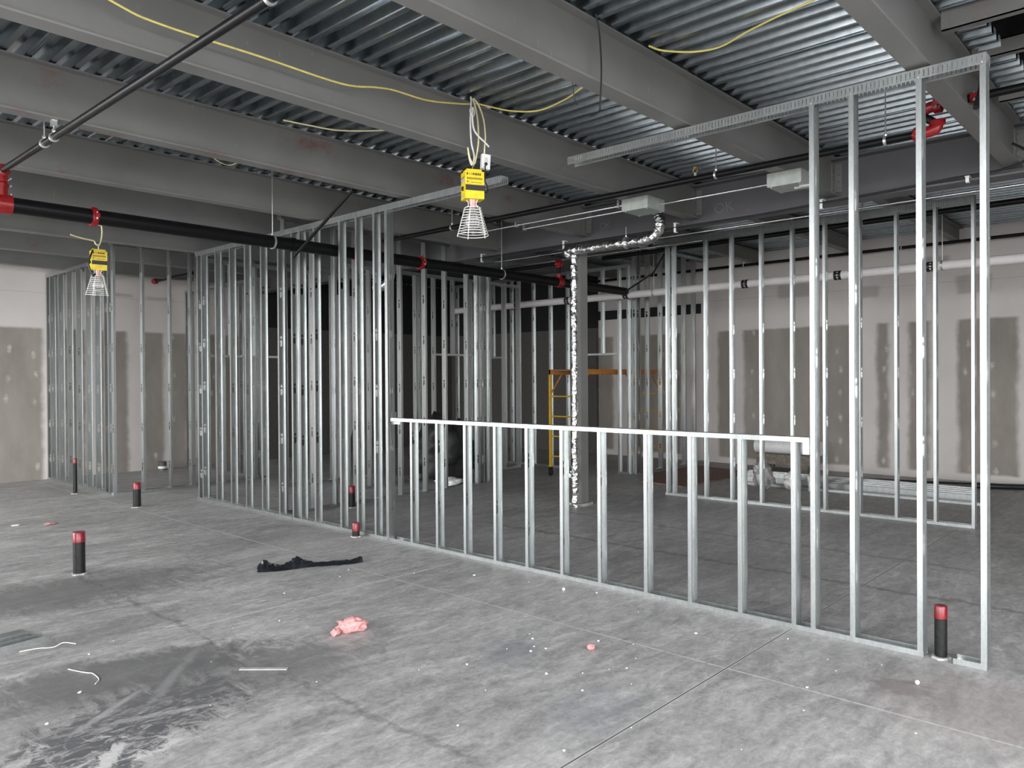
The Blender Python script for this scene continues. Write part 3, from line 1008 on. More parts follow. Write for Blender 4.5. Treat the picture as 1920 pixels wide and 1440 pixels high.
def coupling(parent, c, r, axis, name='red_coupling', w=0.05):
    """grooved pipe coupling: two-bolt clamp ring"""
    h = w/2
    b = MB().lathe([(r, -h), (r*1.22, -h), (r*1.28, -h*0.5), (r*1.28, h*0.5), (r*1.22, h), (r, h)], c, 20, axis)
    e = r*1.42
    for s in (-1, 1):
        if axis == 'X':
            b.box(c[0]-h*0.8, c[0]+h*0.8, c[1]+s*e-0.016, c[1]+s*e+0.016, c[2]-0.018, c[2]+0.018)
        else:
            b.box(c[0]+s*e-0.016, c[0]+s*e+0.016, c[1]-h*0.8, c[1]+h*0.8, c[2]-0.018, c[2]+0.018)
    o = b.build(name, RED, parent, True)
    for s in (-1, 1):
        p = (c[0], c[1]+s*e, c[2]) if axis == 'X' else (c[0]+s*e, c[1], c[2])
        bolt(p, o)
    return o


MY, MZ, MR = 7.505, 3.205, 0.068
mp = thing('sprinkler_main_pipe', 'thick glossy black sprinkler main with red couplings crossing at left', 'pipe', (6.5, MY, MZ))
MB().tube([(1.2, MY, MZ), (11.14, MY, MZ)], MR, 20).build('pipe', BLACKPIPE, mp, True)
for x in (2.60, 5.50, 6.49):
    coupling(mp, (x, MY, MZ), MR, 'X')
# mechanical tee with a riser near the column
tee = MB().lathe([(MR, -0.06), (MR*1.15, -0.055), (MR*1.15, 0.055), (MR, 0.06)], (9.32, MY, MZ), 20, 'X').lathe([(0.045, MR*0.8), (0.045, MR+0.03), (0.05, MR+0.03), (0.05, MR+0.055)], (9.32, MY, MZ), 16).build('branch_tee', RED, mp, True)
MB().tube([(9.32, MY, MZ+MR+0.08), (9.32, MY, MZ+0.30)], 0.03, 12).build('riser', BLACKPIPE, mp, True)
MB().lathe([(0.04, -0.05), (0.052, -0.04), (0.052, 0.04), (0.04, 0.05)], (9.32, MY, MZ+0.29), 16, 'Y').lathe([(0.036, -0.07), (0.048, -0.065), (0.048, -0.03), (0.036, 0.0)], (9.32, MY, MZ+0.29), 16).build('riser_elbow', RED, mp, True)
MB().tube([(9.32, MY+0.02, MZ+0.29), (9.32, MY+1.3, MZ+0.29)], 0.028, 12).build('branch_pipe', BLACKPIPE, mp, True)

# left branch: riser from the main, then a slim pipe toward the camera
lp = thing('sprinkler_branch_pipe', 'slim black sprinkler pipe running toward the camera at upper left', 'pipe', (1.88, 4.5, 3.48))
LX, LZ = 1.885, 3.478
MB().tube([(LX, MY-0.03, LZ), (LX, -3.8, LZ)], 0.026, 14).build('pipe', BLACKPIPE, lp, True)
MB().lathe([(MR, -0.075), (MR*1.2, -0.07), (MR*1.2, 0.07), (MR, 0.075)], (LX, MY, MZ), 20, 'X').lathe([(0.045, 0.06), (0.045, 0.13), (0.055, 0.13), (0.055, 0.17)], (LX, MY, MZ), 16).build('branch_tee', RED, mp, True)
MB().lathe([(0.040, -0.06), (0.052, -0.05), (0.052, 0.05), (0.040, 0.06)], (LX, MY-0.01, LZ), 16, 'Y').lathe([(0.036, -0.10), (0.048, -0.09), (0.048, -0.02), (0.036, 0.02)], (LX, MY, LZ), 16).build('riser_elbow', RED, lp, True)
for zz in (MZ+0.08, MZ+0.15, LZ-0.06, LZ+0.02):
    for s in (-1, 1):
        MB().tube([(LX+s*0.058, MY-0.05, zz), (LX+s*0.058, MY+0.05, zz)], 0.006, 8).build('bolt', ZINC, lp)


def ring_hanger(label, c, r, axis, ztop, name='pipe_hanger', clamp=False, rod_mat=None):
    """strap ring around a pipe with a threaded rod up to ztop"""
    t = thing(name, label, 'pipe hanger', c)
    n = 20
    w = 0.010
    b = MB()
    R = r+0.004
    for (R0, R1) in ((R, R+0.004),):
        prof = [(R0, -w), (R1, -w), (R1, w), (R0, w), (R0, -w)]
        b.lathe(prof, c, n, axis)
    b.build('ring', ZINC, t, True)
    MB().tube([(c[0], c[1], c[2]+R), (c[0], c[1], ztop)], 0.005, 8).build('rod', rod_mat or ZINC, t)
    b = MB().lathe([(0.012, 0), (0.014, 0.012), (0.012, 0.024)], (c[0], c[1], c[2]+R+0.002), 6)
    if clamp:
        b.box(c[0]-0.018, c[0]+0.018, c[1]-0.018, c[1]+0.018, ztop-0.045, ztop-0.004)
        b.box(c[0]-0.018, c[0]+0.018, c[1]-0.030, c[1]+0.018, ztop-0.004, ztop)
    b.build('nut', ZINC, t)
    return t


ring_hanger('hanger with long rod holding the thick black main left of the front studs', (4.40, MY, MZ), MR, 'X', 4.0)
ring_hanger('hanger with hooked strap holding the thick black main near the column', (8.02, MY, MZ), MR, 'X', 4.0)
ring_hanger('white strap hanger with thin rod on the slim pipe at far left', (LX, 6.40, LZ), 0.026, 'Y', 4.0)
ring_hanger('white beam clamp hanger holding the slim pipe under the rust-stained beam', (LX, 6.19, LZ), 0.026, 'Y', 3.60, clamp=True)
ring_hanger('white strap hanger on the slim pipe at the top edge of the photo', (LX, 3.22, LZ), 0.026, 'Y', 4.0)

sb = thing('sway_brace', 'black diagonal sway brace rising from the thick main to a beam', 'pipe brace', (4.66, 7.0, 3.3))
MB().tube([(4.60, 7.41, 3.06), (4.585, 6.30, 3.597)], 0.017, 10).build('brace_tube', BLACKPIPE, sb, True)
MB().lathe([(MR+0.001, -0.018), (MR+0.012, -0.018), (MR+0.012, 0.018), (MR+0.001, 0.018)], (4.64, MY, MZ), 20, 'X').build('brace_clamp', BLACKPIPE, sb, True)

# branch line in front of the girder
BX, BZ, BR = 6.45, 3.560, 0.030
bp_ = thing('sprinkler_branch_pipe', 'black sprinkler pipe under the beams ending in red fittings behind the tall studs', 'pipe', (BX, 4.8, BZ))
MB().tube([(BX, 8.2, BZ), (BX, 1.68, BZ)], BR, 14).build('pipe', BLACKPIPE, bp_, True)
E1 = Vector((BX, 1.68, BZ))
E2 = Vector((BX+0.02, 1.62, BZ+0.16))
b = MB().tube(smooth_path([(BX, 1.70, BZ), (BX, 1.61, BZ), (BX, 1.545, BZ+0.015), (BX+0.01, 1.535, BZ+0.055)], 5), 0.042, 14)
b.lathe([(0.045, -0.03), (0.056, -0.025), (0.056, 0.025), (0.045, 0.03)], (BX, 1.66, BZ), 16, 'Y')
b.lathe([(0.045, -0.02), (0.056, -0.015), (0.056, 0.015), (0.045, 0.02)], (BX+0.01, 1.535, BZ+0.06), 16, 'Z')
b.build('elbow', RED, bp_, True)
MB().tube([(BX+0.01, 1.535, BZ+0.05), (BX+0.01, 1.645, BZ+0.14)], 0.03, 12).build('nipple', CASTIRON, bp_, True)
b = MB().tube(smooth_path([(BX+0.01, 1.64, BZ+0.11), (BX+0.01, 1.645, BZ+0.15), (BX+0.01, 1.60, BZ+0.185), (BX+0.01, 1.52, BZ+0.19)], 5), 0.042, 14)
b.lathe([(0.045, -0.03), (0.056, -0.025), (0.056, 0.025), (0.045, 0.03)], (BX+0.01, 1.53, BZ+0.19), 16, 'Y')
b.build('elbow', RED, bp_, True)
for yy, zz in ((1.66, BZ), (1.53, BZ+0.19)):
    for s in (-1, 1):
        MB().box(BX+s*0.06-0.012, BX+s*0.06+0.012, yy-0.02, yy+0.02, zz-0.016, zz+0.016).build('coupling_lug', RED, bp_)
        bolt((BX+s*0.06, yy, zz), bp_)
MB().tube([(BX+0.01, 1.55, BZ+0.19), (BX+0.01, -3.5, BZ+0.19)], BR, 14).build('upper_pipe', BLACKPIPE, bp_, True)
coupling(bp_, (BX+0.01, 1.285, BZ+0.19), BR, 'Y', 'red_coupling', 0.06)
ring_hanger('hanger with slim rod on the black pipe between the work-lamp beam and the cable beam', (BX, 3.35, BZ), BR, 'Y', 4.0)
ring_hanger('hanger on the black branch pipe seen left of the nearer work lamp', (BX, 6.86, BZ), BR, 'Y', 4.0)
ring_hanger('hanger rod above the red elbow behind the tall studs', (BX, 1.66+0.24, BZ), BR, 'Y', 4.0)
sp = thing('fire_sprinkler', 'small brass upright sprinkler head on the black pipe near the half wall', 'sprinkler', (BX, 3.56, BZ+BR))
MB().lathe([(0.014, 0.0), (0.014, 0.03), (0.010, 0.032)], (BX, 3.56, BZ+BR-0.002), 8).build('body', ZINC, sp)
b = MB().tube(smooth_path([(BX, 3.545, BZ+BR+0.03), (BX, 3.538, BZ+BR+0.05), (BX, 3.558, BZ+BR+0.075)], 4), 0.0035, 6)
b.tube(smooth_path([(BX, 3.575, BZ+BR+0.03), (BX, 3.582, BZ+BR+0.05), (BX, 3.562, BZ+BR+0.075)], 4), 0.0035, 6)
b.lathe([(0.02, 0.0), (0.021, 0.003)], (BX, 3.56, BZ+BR+0.075), 12)
b.build('frame_arms', plain('brass', (0.55, 0.33, 0.08), 0.35, 0.8), sp)

# pipe over the second partition and pipe by the right drywall
fp = thing('sprinkler_branch_pipe', 'black sprinkler pipe just behind the second partition top track', 'pipe', (10.2, 3.0, 3.66))
MB().tube([(10.2, 7.3, 3.65), (10.2, -3.5, 3.68)], 0.034, 12).build('pipe', BLACKPIPE, fp, True)
ring_hanger('small hanger over the second partition between its tall studs', (10.2, 3.28, 3.661), 0.034, 'Y', 4.12)
wp = thing('sprinkler_branch_pipe', 'thin black pipe hung along the right drywall above the white pipe', 'pipe', (13.8, 4.0, 3.84))
MB().tube([(13.8, 10.5, 3.845), (13.8, -3.0, 3.845)], 0.027, 12).build('pipe', BLACKPIPE, wp, True)
for y_, lab in ((3.52, 'hanger on the thin wall pipe between the two shortest beams'), (3.82, 'second hanger on the thin wall pipe, close beside another'), (6.6, 'hanger on the thin wall pipe below the third short beam'), (2.55, 'thin rod hanger on the wall pipe in front of the nearest short beam')):
    ring_hanger(lab, (13.8, y_, 3.845), 0.027, 'Y', 4.12)

# white insulated pipe with black bands
ip = thing('insulated_pipe', 'long white insulated pipe with black bands along the right side', 'pipe', (11.25, 6.0, 3.155))
IX, IZ = 11.25, 3.157
MB().tube([(IX, 11.9, IZ), (IX, -3.0, IZ)], 0.064, 18).build('insulation', INSUL, ip, True)
for y_ in (10.10, 8.85, 7.55, 6.6, 5.35, 3.95, 2.75, 1.1):
    MB().lathe([(0.0645, -0.05), (0.067, -0.05), (0.067, -0.012), (0.0645, -0.012)], (IX, y_, IZ), 18, 'Y').lathe([(0.0645, 0.012), (0.067, 0.012), (0.067, 0.05), (0.0645, 0.05)], (IX, y_, IZ), 18, 'Y').lathe([(0.0645, -0.012), (0.066, -0.012), (0.066, 0.012), (0.0645, 0.012)], (IX, y_, IZ), 10, 'Y').build('black_band', BLACKMAT, ip, True)
for y_, lab in ((4.62, 'thin rod hanger of the white insulated pipe seen between two second-partition studs'), (2.62, 'thin rod hanger of the white insulated pipe left of the tallest stud'), (7.0, 'thin rod hanger of the white insulated pipe near the corner studs')):
    t = thing('pipe_hanger', lab, 'pipe hanger', (IX, y_, IZ))
    MB().tube([(IX, y_, IZ+0.06), (IX, y_, 4.12)], 0.005, 8).build('rod', ZINC, t)
    MB().lathe([(0.066, -0.012), (0.069, -0.012), (0.069, 0.012), (0.066, 0.012)], (IX, y_, IZ), 18, 'Y').build('ring', ZINC, t)

# foil-wrapped pipe beside the column
FX = 8.10
fo = thing('foil_wrapped_pipe', 'crinkled foil-wrapped pipe climbing the column and turning along the girder', 'pipe', (FX, 6.27, 0))
def lumpy(pts, r, var, n=14):
    ps = smooth_path(pts, 8)
    out = []
    rs = []
    for i, p in enumerate(ps):
        out.append(Vector(p) + Vector((random.uniform(-1, 1), random.uniform(-1, 1), random.uniform(-1, 1)))*var*0.5)
        rs.append(r + random.uniform(-var, var))
    return MB().tube(out, rs, n)
vp = [(FX, 6.265+0.004*(i % 2), z) for i, z in enumerate([0.0, 0.25, 0.5, 0.8, 1.1, 1.4, 1.7, 2.0, 2.3, 2.6, 2.9, 3.2, 3.36])]
lumpy(vp, 0.047, 0.006).build('vertical_wrap', FOIL, fo, True)
lumpy([(FX-0.01, 6.30, 3.35), (FX-0.03, 6.37, 3.385), (FX-0.03, 6.30, 3.405), (FX-0.03, 6.1, 3.40), (FX-0.03, 5.7, 3.40), (FX-0.03, 5.3, 3.40), (FX-0.03, 5.08, 3.41), (FX-0.03, 4.96, 3.49), (FX-0.03, 4.93, 3.60), (FX-0.02, 4.96, 3.70), (FX-0.02, 5.0, 3.74)], 0.064, 0.006).build('horizontal_wrap', FOIL, fo, True)
MB().sphere((FX-0.045, 6.32, 0.42), 0.05, 8, 1.3).build('cleanout_bulge', FOIL, fo, True)
ring_hanger('thin rod hanger holding the horizontal foil pipe below the grey junction box', (FX-0.03, 5.42, 3.40), 0.068, 'Y', 3.60)

# ------------------------------------------------------------------ conduit, boxes, cables overhead
def conduit(label, x, ya, yb, z, r=0.011, clamps=()):
    t = thing('conduit', label, 'conduit', (x, (ya+yb)/2, z))
    MB().tube([(x, ya, z), (x, yb, z)], r, 10).build('tube', EMT, t, True)
    for y_ in clamps:
        b = MB().box(x-0.02, x+0.02, y_-0.012, y_+0.012, z-0.02, z-0.014).box(x-0.026, x-0.018, y_-0.012, y_+0.012, z-0.02, 3.612)
        b.box(x-0.026, x+0.02, y_-0.012, y_+0.012, 3.590, 3.599)
        b.build('clamp', ZINC, t)
    return t
conduit('thin bright conduit running left from the first grey junction box', 6.87, 6.95, 4.62, 3.552, clamps=(6.9, 6.18, 4.7))
conduit('second thin conduit parallel below, starting at a clamp left of the box', 7.10, 6.28, 4.60, 3.552, clamps=(6.25,))
conduit('thin bright conduit between the two grey junction boxes', 7.10, 4.30, 3.06, 3.552)
conduit('long bright conduit running along the far underside of the girder', 8.62, 8.2, -2.5, 3.515)
conduit('faint grey conduit beyond the girder behind the sprinkler main', 9.6, 8.4, 5.2, 3.60)


def jbox(label, x0, x1, y0, y1, z0, z1):
    t = thing('junction_box', label, 'junction box', ((x0+x1)/2, (y0+y1)/2, z0))
    o = MB().box(x0, x1, y0, y1, z0, z1)
    body = o.build('box_body', BOXGREY, t)
    MB().box(x0+0.004, x1-0.004, y0+0.004, y1-0.004, z0-0.006, z0).build('cover', BOXGREY, t)
    b = MB()
    for i in range(4):
        MB().lathe([(0.014, -0.0012), (0.014, 0)], (x0, y1-0.08-i*(y1-y0-0.16)/3, (z0+z1)/2+0.01), 12, 'X').build('knockout', BOXGREY, body)
    for xx in (x0+0.03, x1-0.03):
        for yy in (y0+0.03, y1-0.03):
            MB().lathe([(0.006, -0.012), (0.006, 0)], (xx, yy, z0), 8).build('screw', ZINC, t)
    return t
jbox('grey junction box under the beams above the foil pipe', 6.80, 7.13, 4.30, 4.62, 3.475, 3.595)
jb = jbox('grey open-bottomed junction box partly hidden by the tall stud', 6.88, 7.18, 2.74, 3.06, 3.475, 3.595)
MB().lathe([(0.018, -0.10), (0.022, -0.08), (0.018, 0.0)], (7.0, 2.80, 3.455), 10, 'Y').tube([(7.03, 2.86, 3.46), (7.05, 2.72, 3.455)], 0.012, 8).build('connector', ZINC, jb)

gc = thing('black_cable', 'pair of thin black cables clipped along the girder bottom, looping at right', 'cable', (8.15, 4, 3.5))
pts = [(8.12, 8.1, 3.50), (8.12, 7.6, 3.50), (8.13, 6.9, 3.505), (8.13, 5.2, 3.50), (8.13, 4.6, 3.505), (8.13, 3.9, 3.50), (8.13, 3.2, 3.518), (8.13, 2.2, 3.545), (8.13, 1.75, 3.565), (8.10, 1.45, 3.56), (8.05, 1.27, 3.58), (8.0, 1.19, 3.62), (7.9, 1.20, 3.66), (7.7, 1.255, 3.68)]
MB().tube(smooth_path(pts, 5), 0.011, 8).build('cable', BLACKMAT, gc, True)
MB().tube(smooth_path([(x-0.028, y, z+0.002) for x, y, z in pts[:9]], 5), 0.006, 8).build('cable', BLACKMAT, gc, True)
for y_, z_ in ((8.0, 3.50), (6.45, 3.505), (4.75, 3.505), (3.02, 3.52), (1.68, 3.56)):
    MB().box(8.105, 8.185, y_-0.02, y_+0.02, 3.553, 3.562).box(8.105, 8.113, y_-0.014, y_+0.014, z_-0.05, 3.556).box(8.105, 8.15, y_-0.014, y_+0.014, z_-0.058, z_-0.05).build('cable_clip', WHITE, gc)

dc = MB().tube(smooth_path([(3.935, 2.86, 3.995), (3.965, 2.862, 3.93), (3.978, 2.858, 3.82), (3.985, 2.855, 3.65), (3.975, 2.86, 3.43), (3.97, 2.86, 3.40), (3.93, 2.86, 3.37), (3.86, 2.86, 3.335)], 5), 0.006, 8).build('black_cable', BLACKMAT, None, True)
tag(dc, 'thin black cable dangling in front of the second beam web', 'cable')
dc = MB().tube(smooth_path([(3.94, 3.05, 3.62), (3.95, 3.05, 3.55), (3.965, 3.05, 3.50), (3.99, 3.05, 3.49)], 4), 0.004, 6).build('black_cable', BLACKMAT, None, True)
tag(dc, 'short black wire end hanging behind the cable beam bottom flange', 'cable')
bc = MB().tube(smooth_path([(6.37, 1.215, 3.97), (6.357, 1.215, 3.91), (6.29, 1.215, 3.755), (6.15, 1.22, 3.58)], 5), 0.02, 8).build('black_hose', BLACKMAT, None, True)
tag(bc, 'black hose dropping beside the red coupling at upper right', 'hose')
# black cables inside the roof opening
bc = MB().tube(smooth_path([(6.75, 1.0, 4.12), (6.80, 0.95, 4.02), (6.90, 0.9, 3.93), (7.0, 0.85, 3.90), (7.1, 0.8, 3.93)], 5), 0.016, 8).build('black_cable', BLACKMAT, None, True)
tag(bc, 'black cable sagging out of the dark roof opening', 'cable')


def cord(label, pts, mat, r=0.0065, name='extension_cord'):
    return tag(MB().tube(smooth_path(pts, 6), r, 8).build(name, mat, None, True), label, 'cord')


cord('yellow cord swagging along the beam from the top left edge to the work lamp', [(0.9, 4.38, 3.95), (1.616, 4.40, 3.77), (1.89, 4.40, 3.73), (2.51, 4.40, 3.735), (3.11, 4.40, 3.735), (3.4, 4.40, 3.79), (3.574, 4.40, 3.815), (3.88, 4.40, 3.825), (4.2, 4.41, 3.885), (4.38, 4.42, 3.93)], YELLOWCORD)
cord('yellow cord swagging from the work lamp beam over to the cable beam', [(4.44, 4.43, 3.955), (4.56, 4.395, 3.95), (4.755, 4.32, 3.945), (4.889, 4.14, 3.94), (4.85, 3.83, 3.945), (4.758, 3.6, 3.95), (4.68, 3.4, 3.965), (4.64, 3.1, 3.985)], YELLOWCORD)
cord('yellow cord drooping across the ribbed deck at upper right', [(4.50, 2.83, 3.965), (4.60, 2.78, 3.95), (4.76, 2.64, 3.95), (4.815, 2.467, 3.95), (4.727, 2.234, 3.95), (4.655, 1.99, 3.95), (4.61, 1.743, 3.955), (4.58, 1.45, 3.985)], YELLOWCORD)
cord('short yellow cord showing between the lamp beam and the rust-stained beam', [(3.60, 5.95, 3.965), (3.76, 5.82, 3.93), (4.01, 5.68, 3.91), (4.33, 5.41, 3.93), (4.5, 5.3, 3.99)], PALECORD)
cord('tiny pale cord loop beyond the rust-stained beam', [(3.66, 7.38, 3.95), (3.714, 7.341, 3.90), (3.83, 7.354, 3.89), (3.888, 7.24, 3.92), (3.9, 7.2, 3.97)], PALECORD, 0.005)


# ------------------------------------------------------------------ temporary work lamps
def work_lamp(label, x, y, ztop, rot, tilt, near):
    t = thing('work_lamp', label, 'work lamp', (x, y, ztop))
    R = Matrix.Rotation(rot, 3, 'Z') @ Matrix.Rotation(tilt, 3, 'X')
    def tr(mb):
        mb.v = [tuple(Vector((x, y, ztop)) + R @ Vector(p)) for p in mb.v]
        return mb
    hw, hd = 0.078, 0.062
    body = MB().prism([(-hw, -hd), (hw, -hd), (hw, hd), (-hw, hd)], 'Z', -0.235, -0.02)
    body.prism([(-hw*0.8, -hd*0.8), (hw*0.8, -hd*0.8), (hw*0.8, hd*0.8), (-hw*0.8, hd*0.8)], 'Z', -0.02, 0.0)
    body = tr(body).build('ballast_case', YELLOW, t)
    tr(MB().box(-hw+0.002, hw+0.003, -hd-0.003, -hd+0.001, -0.172, -0.128).box(hw-0.001, hw+0.003, -hd-0.003, hd*0.6, -0.172, -0.128)).build('black_panel', DARKLABEL, t)
    # unreadable printed marks
    b = MB()
    for i, xx in enumerate((-0.066, -0.045, -0.030, -0.018, -0.002, 0.012, 0.026, 0.040)):
        b.box(xx, xx+(0.010 if i not in (1, 2) else 0.004), -hd-0.0015, -hd, -0.052, -0.034)
    tr(b).build('printed_marks', DARKLABEL, t)
    b = MB()
    for i in range(9):
        xx = -0.066+i*0.0145
        b.box(xx, xx+0.0125, -hd-0.0015, -hd, -0.086+0.0, -0.070)
    b.box(-0.03, 0.055, -hd-0.0015, -hd, -0.112, -0.107)
    tr(b).build('printed_marks', BROWNLABEL, t)
    tr(MB().box(-0.064, -0.054, -hd-0.0015, -hd, -0.108, -0.099)).build('printed_marks', DARKLABEL, t)
    tr(MB().box(-hw-0.0015, -hw, -0.045, 0.045, -0.105, -0.070).box(-hw-0.0015, -hw, -0.03, 0.04, -0.215, -0.200)).build('side_label', GREYLABEL, t)
    tr(MB().box(-hw-0.0016, -hw, -0.045, 0.045, -0.069, -0.058)).build('side_label', BROWNLABEL, t)
    tr(MB().lathe([(0.016, -0.012), (0.018, 0.0)], (-hw, 0.0, -0.150), 12, 'X')).build('outlet', DARKLABEL, t)
    # hook and cord loop
    tr(MB().tube([(0.0, 0.0, -0.002), (0.0, 0.0, 0.03)], 0.004, 8).tube(smooth_path([(0.0, 0, 0.03), (0.014, 0, 0.044), (0.0, 0, 0.058), (-0.012, 0, 0.05)], 4), 0.0035, 6)).build('hook', ZINC, t, True)
    # socket, cage, bulb
    tr(MB().lathe([(0.026, -0.235), (0.026, -0.26), (0.023, -0.265), (0.023, -0.300)], (0, 0, 0), 16)).build('socket', PINK, t, True)
    cg = MB()
    zt, zb = -0.300, -0.515
    rt, rb = 0.066, 0.124
    nr = 11
    for i in range(nr):
        f = i/(nr-1)
        r_, z_ = rt+(rb-rt)*f, zt+(zb-zt)*f
        cg.tube([(r_*math.cos(2*PI*k_/28), r_*math.sin(2*PI*k_/28), z_) for k_ in range(28)], 0.0028 if i < nr-1 else 0.0034, 6, closed=True)
    for k_ in range(5):
        a = 2*PI*k_/5+0.35
        c_, s_ = math.cos(a), math.sin(a)
        cg.tube([(0.050*c_, 0.050*s_, -0.238), (0.036*c_, 0.036*s_, -0.250), (0.034*c_, 0.034*s_, -0.280), (rt*c_, rt*s_, zt), (rb*c_, rb*s_, zb-0.012)], 0.0034, 6)
    tr(cg).build('wire_cage', WIREWHITE, t, True)
    tr(MB().lathe([(0.018, -0.300), (0.022, -0.325), (0.045, -0.365), (0.056, -0.405), (0.050, -0.445), (0.030, -0.475), (0.001, -0.485)], (0, 0, 0), 18)).build('bulb', BULB, t, True)
    return t


LXn, LYn = 4.335, 4.37
work_lamp('yellow caged work lamp hanging nearer, in the upper middle', LXn, LYn, 3.375, math.radians(-28), 0.0, True)
LXf, LYf = 3.29, 9.35
work_lamp('yellow caged work lamp hanging farther away, at far left', LXf, LYf, 3.21, math.radians(-8), math.radians(6), False)
t = thing('lamp_rope', 'knotted white rope hanging the nearer work lamp from its beam', 'rope', (LXn, LYn, 3.95))
MB().tube(smooth_path([(4.372, 4.42, 3.985), (4.355, 4.40, 3.93), (4.325, 4.375, 3.85), (4.315, 4.37, 3.75), (4.325, 4.37, 3.60), (4.355, 4.37, 3.50), (4.345, 4.37, 3.445), (4.325, 4.37, 3.42), (4.30, 4.37, 3.47), (4.285, 4.37, 3.54)], 6), 0.0065, 8).build('loop', ROPE, t, True)
MB().tube(smooth_path([(4.318, 4.36, 3.87), (4.30, 4.355, 3.84), (4.325, 4.35, 3.80), (4.35, 4.36, 3.84), (4.325, 4.352, 3.87), (4.318, 4.35, 3.79), (4.335, 4.35, 3.70), (4.38, 4.34, 3.65), (4.43, 4.33, 3.62), (4.475, 4.32, 3.585)], 6), 0.007, 8).build('knot_tail', ROPE, t, True)
cord('pale yellow cord looping down from the beam to the nearer lamp', [(4.39, 4.42, 3.975), (4.405, 4.40, 3.90), (4.41, 4.38, 3.78), (4.405, 4.37, 3.62), (4.38, 4.37, 3.50), (4.345, 4.36, 3.43), (4.30, 4.36, 3.46), (4.275, 4.36, 3.545)], PALECORD)
cord('pale yellow cord dropping from the beam to the white outlet box', [(4.395, 4.415, 3.98), (4.44, 4.40, 3.93), (4.475, 4.38, 3.82), (4.475, 4.36, 3.68), (4.455, 4.35, 3.58), (4.452, 4.35, 3.53)], PALECORD)
ob = thing('outlet_box', 'white outlet box with a black plug dangling beside the nearer lamp', 'outlet box', (4.46, 4.35, 3.40))
A = math.radians(-28)
ax = Vector((math.cos(A), math.sin(A), -0.10)).normalized()*0.036
ay = Vector((-math.sin(A), math.cos(A), 0))*0.020
az = Vector((0.08, 0, 1)).normalized()*0.060
c0 = Vector((4.462, 4.35, 3.465))
MB().obox(c0, ax, ay, az).build('box', WHITE, ob)
MB().obox(c0-ay*1.05+az*0.2, ax*0.4, ay*0.04, az*0.35).build('receptacle', plain('off_white', (0.72, 0.70, 0.66), 0.5), ob)
pl = c0 - ay*1.1 - az*0.35
MB().sphere(tuple(pl), 0.014, 6).tube(smooth_path([pl, pl+Vector((-0.02, -0.01, -0.03)), (4.425, 4.31, 3.36), (4.415, 4.31, 3.30), (4.44, 4.31, 3.26), (4.455, 4.32, 3.22), (4.43, 4.33, 3.21)], 5), 0.005, 8).build('plug_and_lead', BLACKMAT, ob, True)
cord('pale cord hooking the farther lamp to its beam', [(3.33, 9.36, 3.60), (3.325, 9.35, 3.50), (3.33, 9.35, 3.40), (3.315, 9.35, 3.30), (3.29, 9.35, 3.255), (3.26, 9.35, 3.27), (3.24, 9.35, 3.30), (3.12, 9.35, 3.315), (3.0, 9.35, 3.34)], PALECORD, 0.008)
wl = thing('cord_connector', 'white cord connector tied above the farther work lamp', 'connector', (3.25, 9.33, 3.48))
MB().lathe([(0.018, -0.06), (0.024, -0.05), (0.02, 0.03), (0.026, 0.05), (0.02, 0.07)], (3.25, 9.33, 3.50), 12, 'X').build('shell', WHITE, wl, True)
lead = MB().tube(smooth_path([(3.21, 9.29, 3.19), (3.18, 9.29, 3.10), (3.165, 9.29, 3.02), (3.19, 9.28, 2.93), (3.21, 9.28, 2.90), (3.23, 9.28, 2.92)], 5), 0.010, 8).build('black_cable', BLACKMAT, None, True)
tag(lead, 'black lead looping at the side of the farther work lamp', 'cable')

# small pipe with a red cap over the far left room
sp2 = thing('sprinkler_branch_pipe', 'small dark pipe with red end fitting above the far left room', 'pipe', (6.2, 14.1, 3.62))
MB().tube([(6.2, 14.75, 3.60), (6.2, 13.2, 3.60)], 0.03, 10).build('pipe', BLACKPIPE, sp2, True)
MB().lathe([(0.04, -0.05), (0.055, -0.04), (0.055, 0.05), (0.03, 0.07)], (6.2, 14.78, 3.60), 12, 'Y').build('end_fitting', RED, sp2, True)
MB().tube([(6.2, 14.74, 3.62), (6.2, 15.1, 3.98)], 0.012, 8).build('brace', ZINC, sp2, True)

# ------------------------------------------------------------------ floor stubs
def drain(label, x, y, h, r, cap=0.09, tilt=0.0):
    t = thing('drain_stub', label, 'pipe stub', (x, y, 0))
    MB().lathe([(r, 0.0), (r, h-cap)], (x, y, 0), 20).build('pipe', CASTIRON, t, True)
    prof = [(r*1.0, h-cap), (r*1.05, h-cap), (r*1.04, h-0.004), (r*0.98, h), (r*0.001, h-0.004)]
    MB().lathe(prof, (x, y, 0), 20).build('taped_top', REDTAPE, t, True)
    b = MB()
    n = 14
    pts = [((r+random.uniform(0.008, 0.03))*math.cos(2*PI*i/n), (r+random.uniform(0.008, 0.03))*math.sin(2*PI*i/n)) for i in range(n)]
    b.prism([(x+p[0], y+p[1]) for p in pts], 'Z', 0.0, 0.012)
    b.build('grout_collar', CONC, t)
    return t


drain('black drain stub with red taped top, standing alone nearest at left', 2.436, 7.45, 0.375, 0.049)
drain('thin tall black drain stub with red top in front of the far left partition', 4.14, 12.80, 0.54, 0.029, 0.07)
drain('black drain stub with red top on the open floor by the partition corner', 4.255, 10.79, 0.335, 0.050)
drain('black drain stub with red top seen through the front studs', 6.137, 8.52, 0.29, 0.044)
drain('short broken red-topped stub just outside the front bottom track', 5.02, 6.90, 0.155, 0.040, 0.09)
drain('black drain stub with shiny red top in the gap of the front bottom track', 5.185, 1.221, 0.318, 0.035, 0.075)

# ------------------------------------------------------------------ things on the floor
def rag(pts, name, mat, label, cat):
    o = MB()
    return o
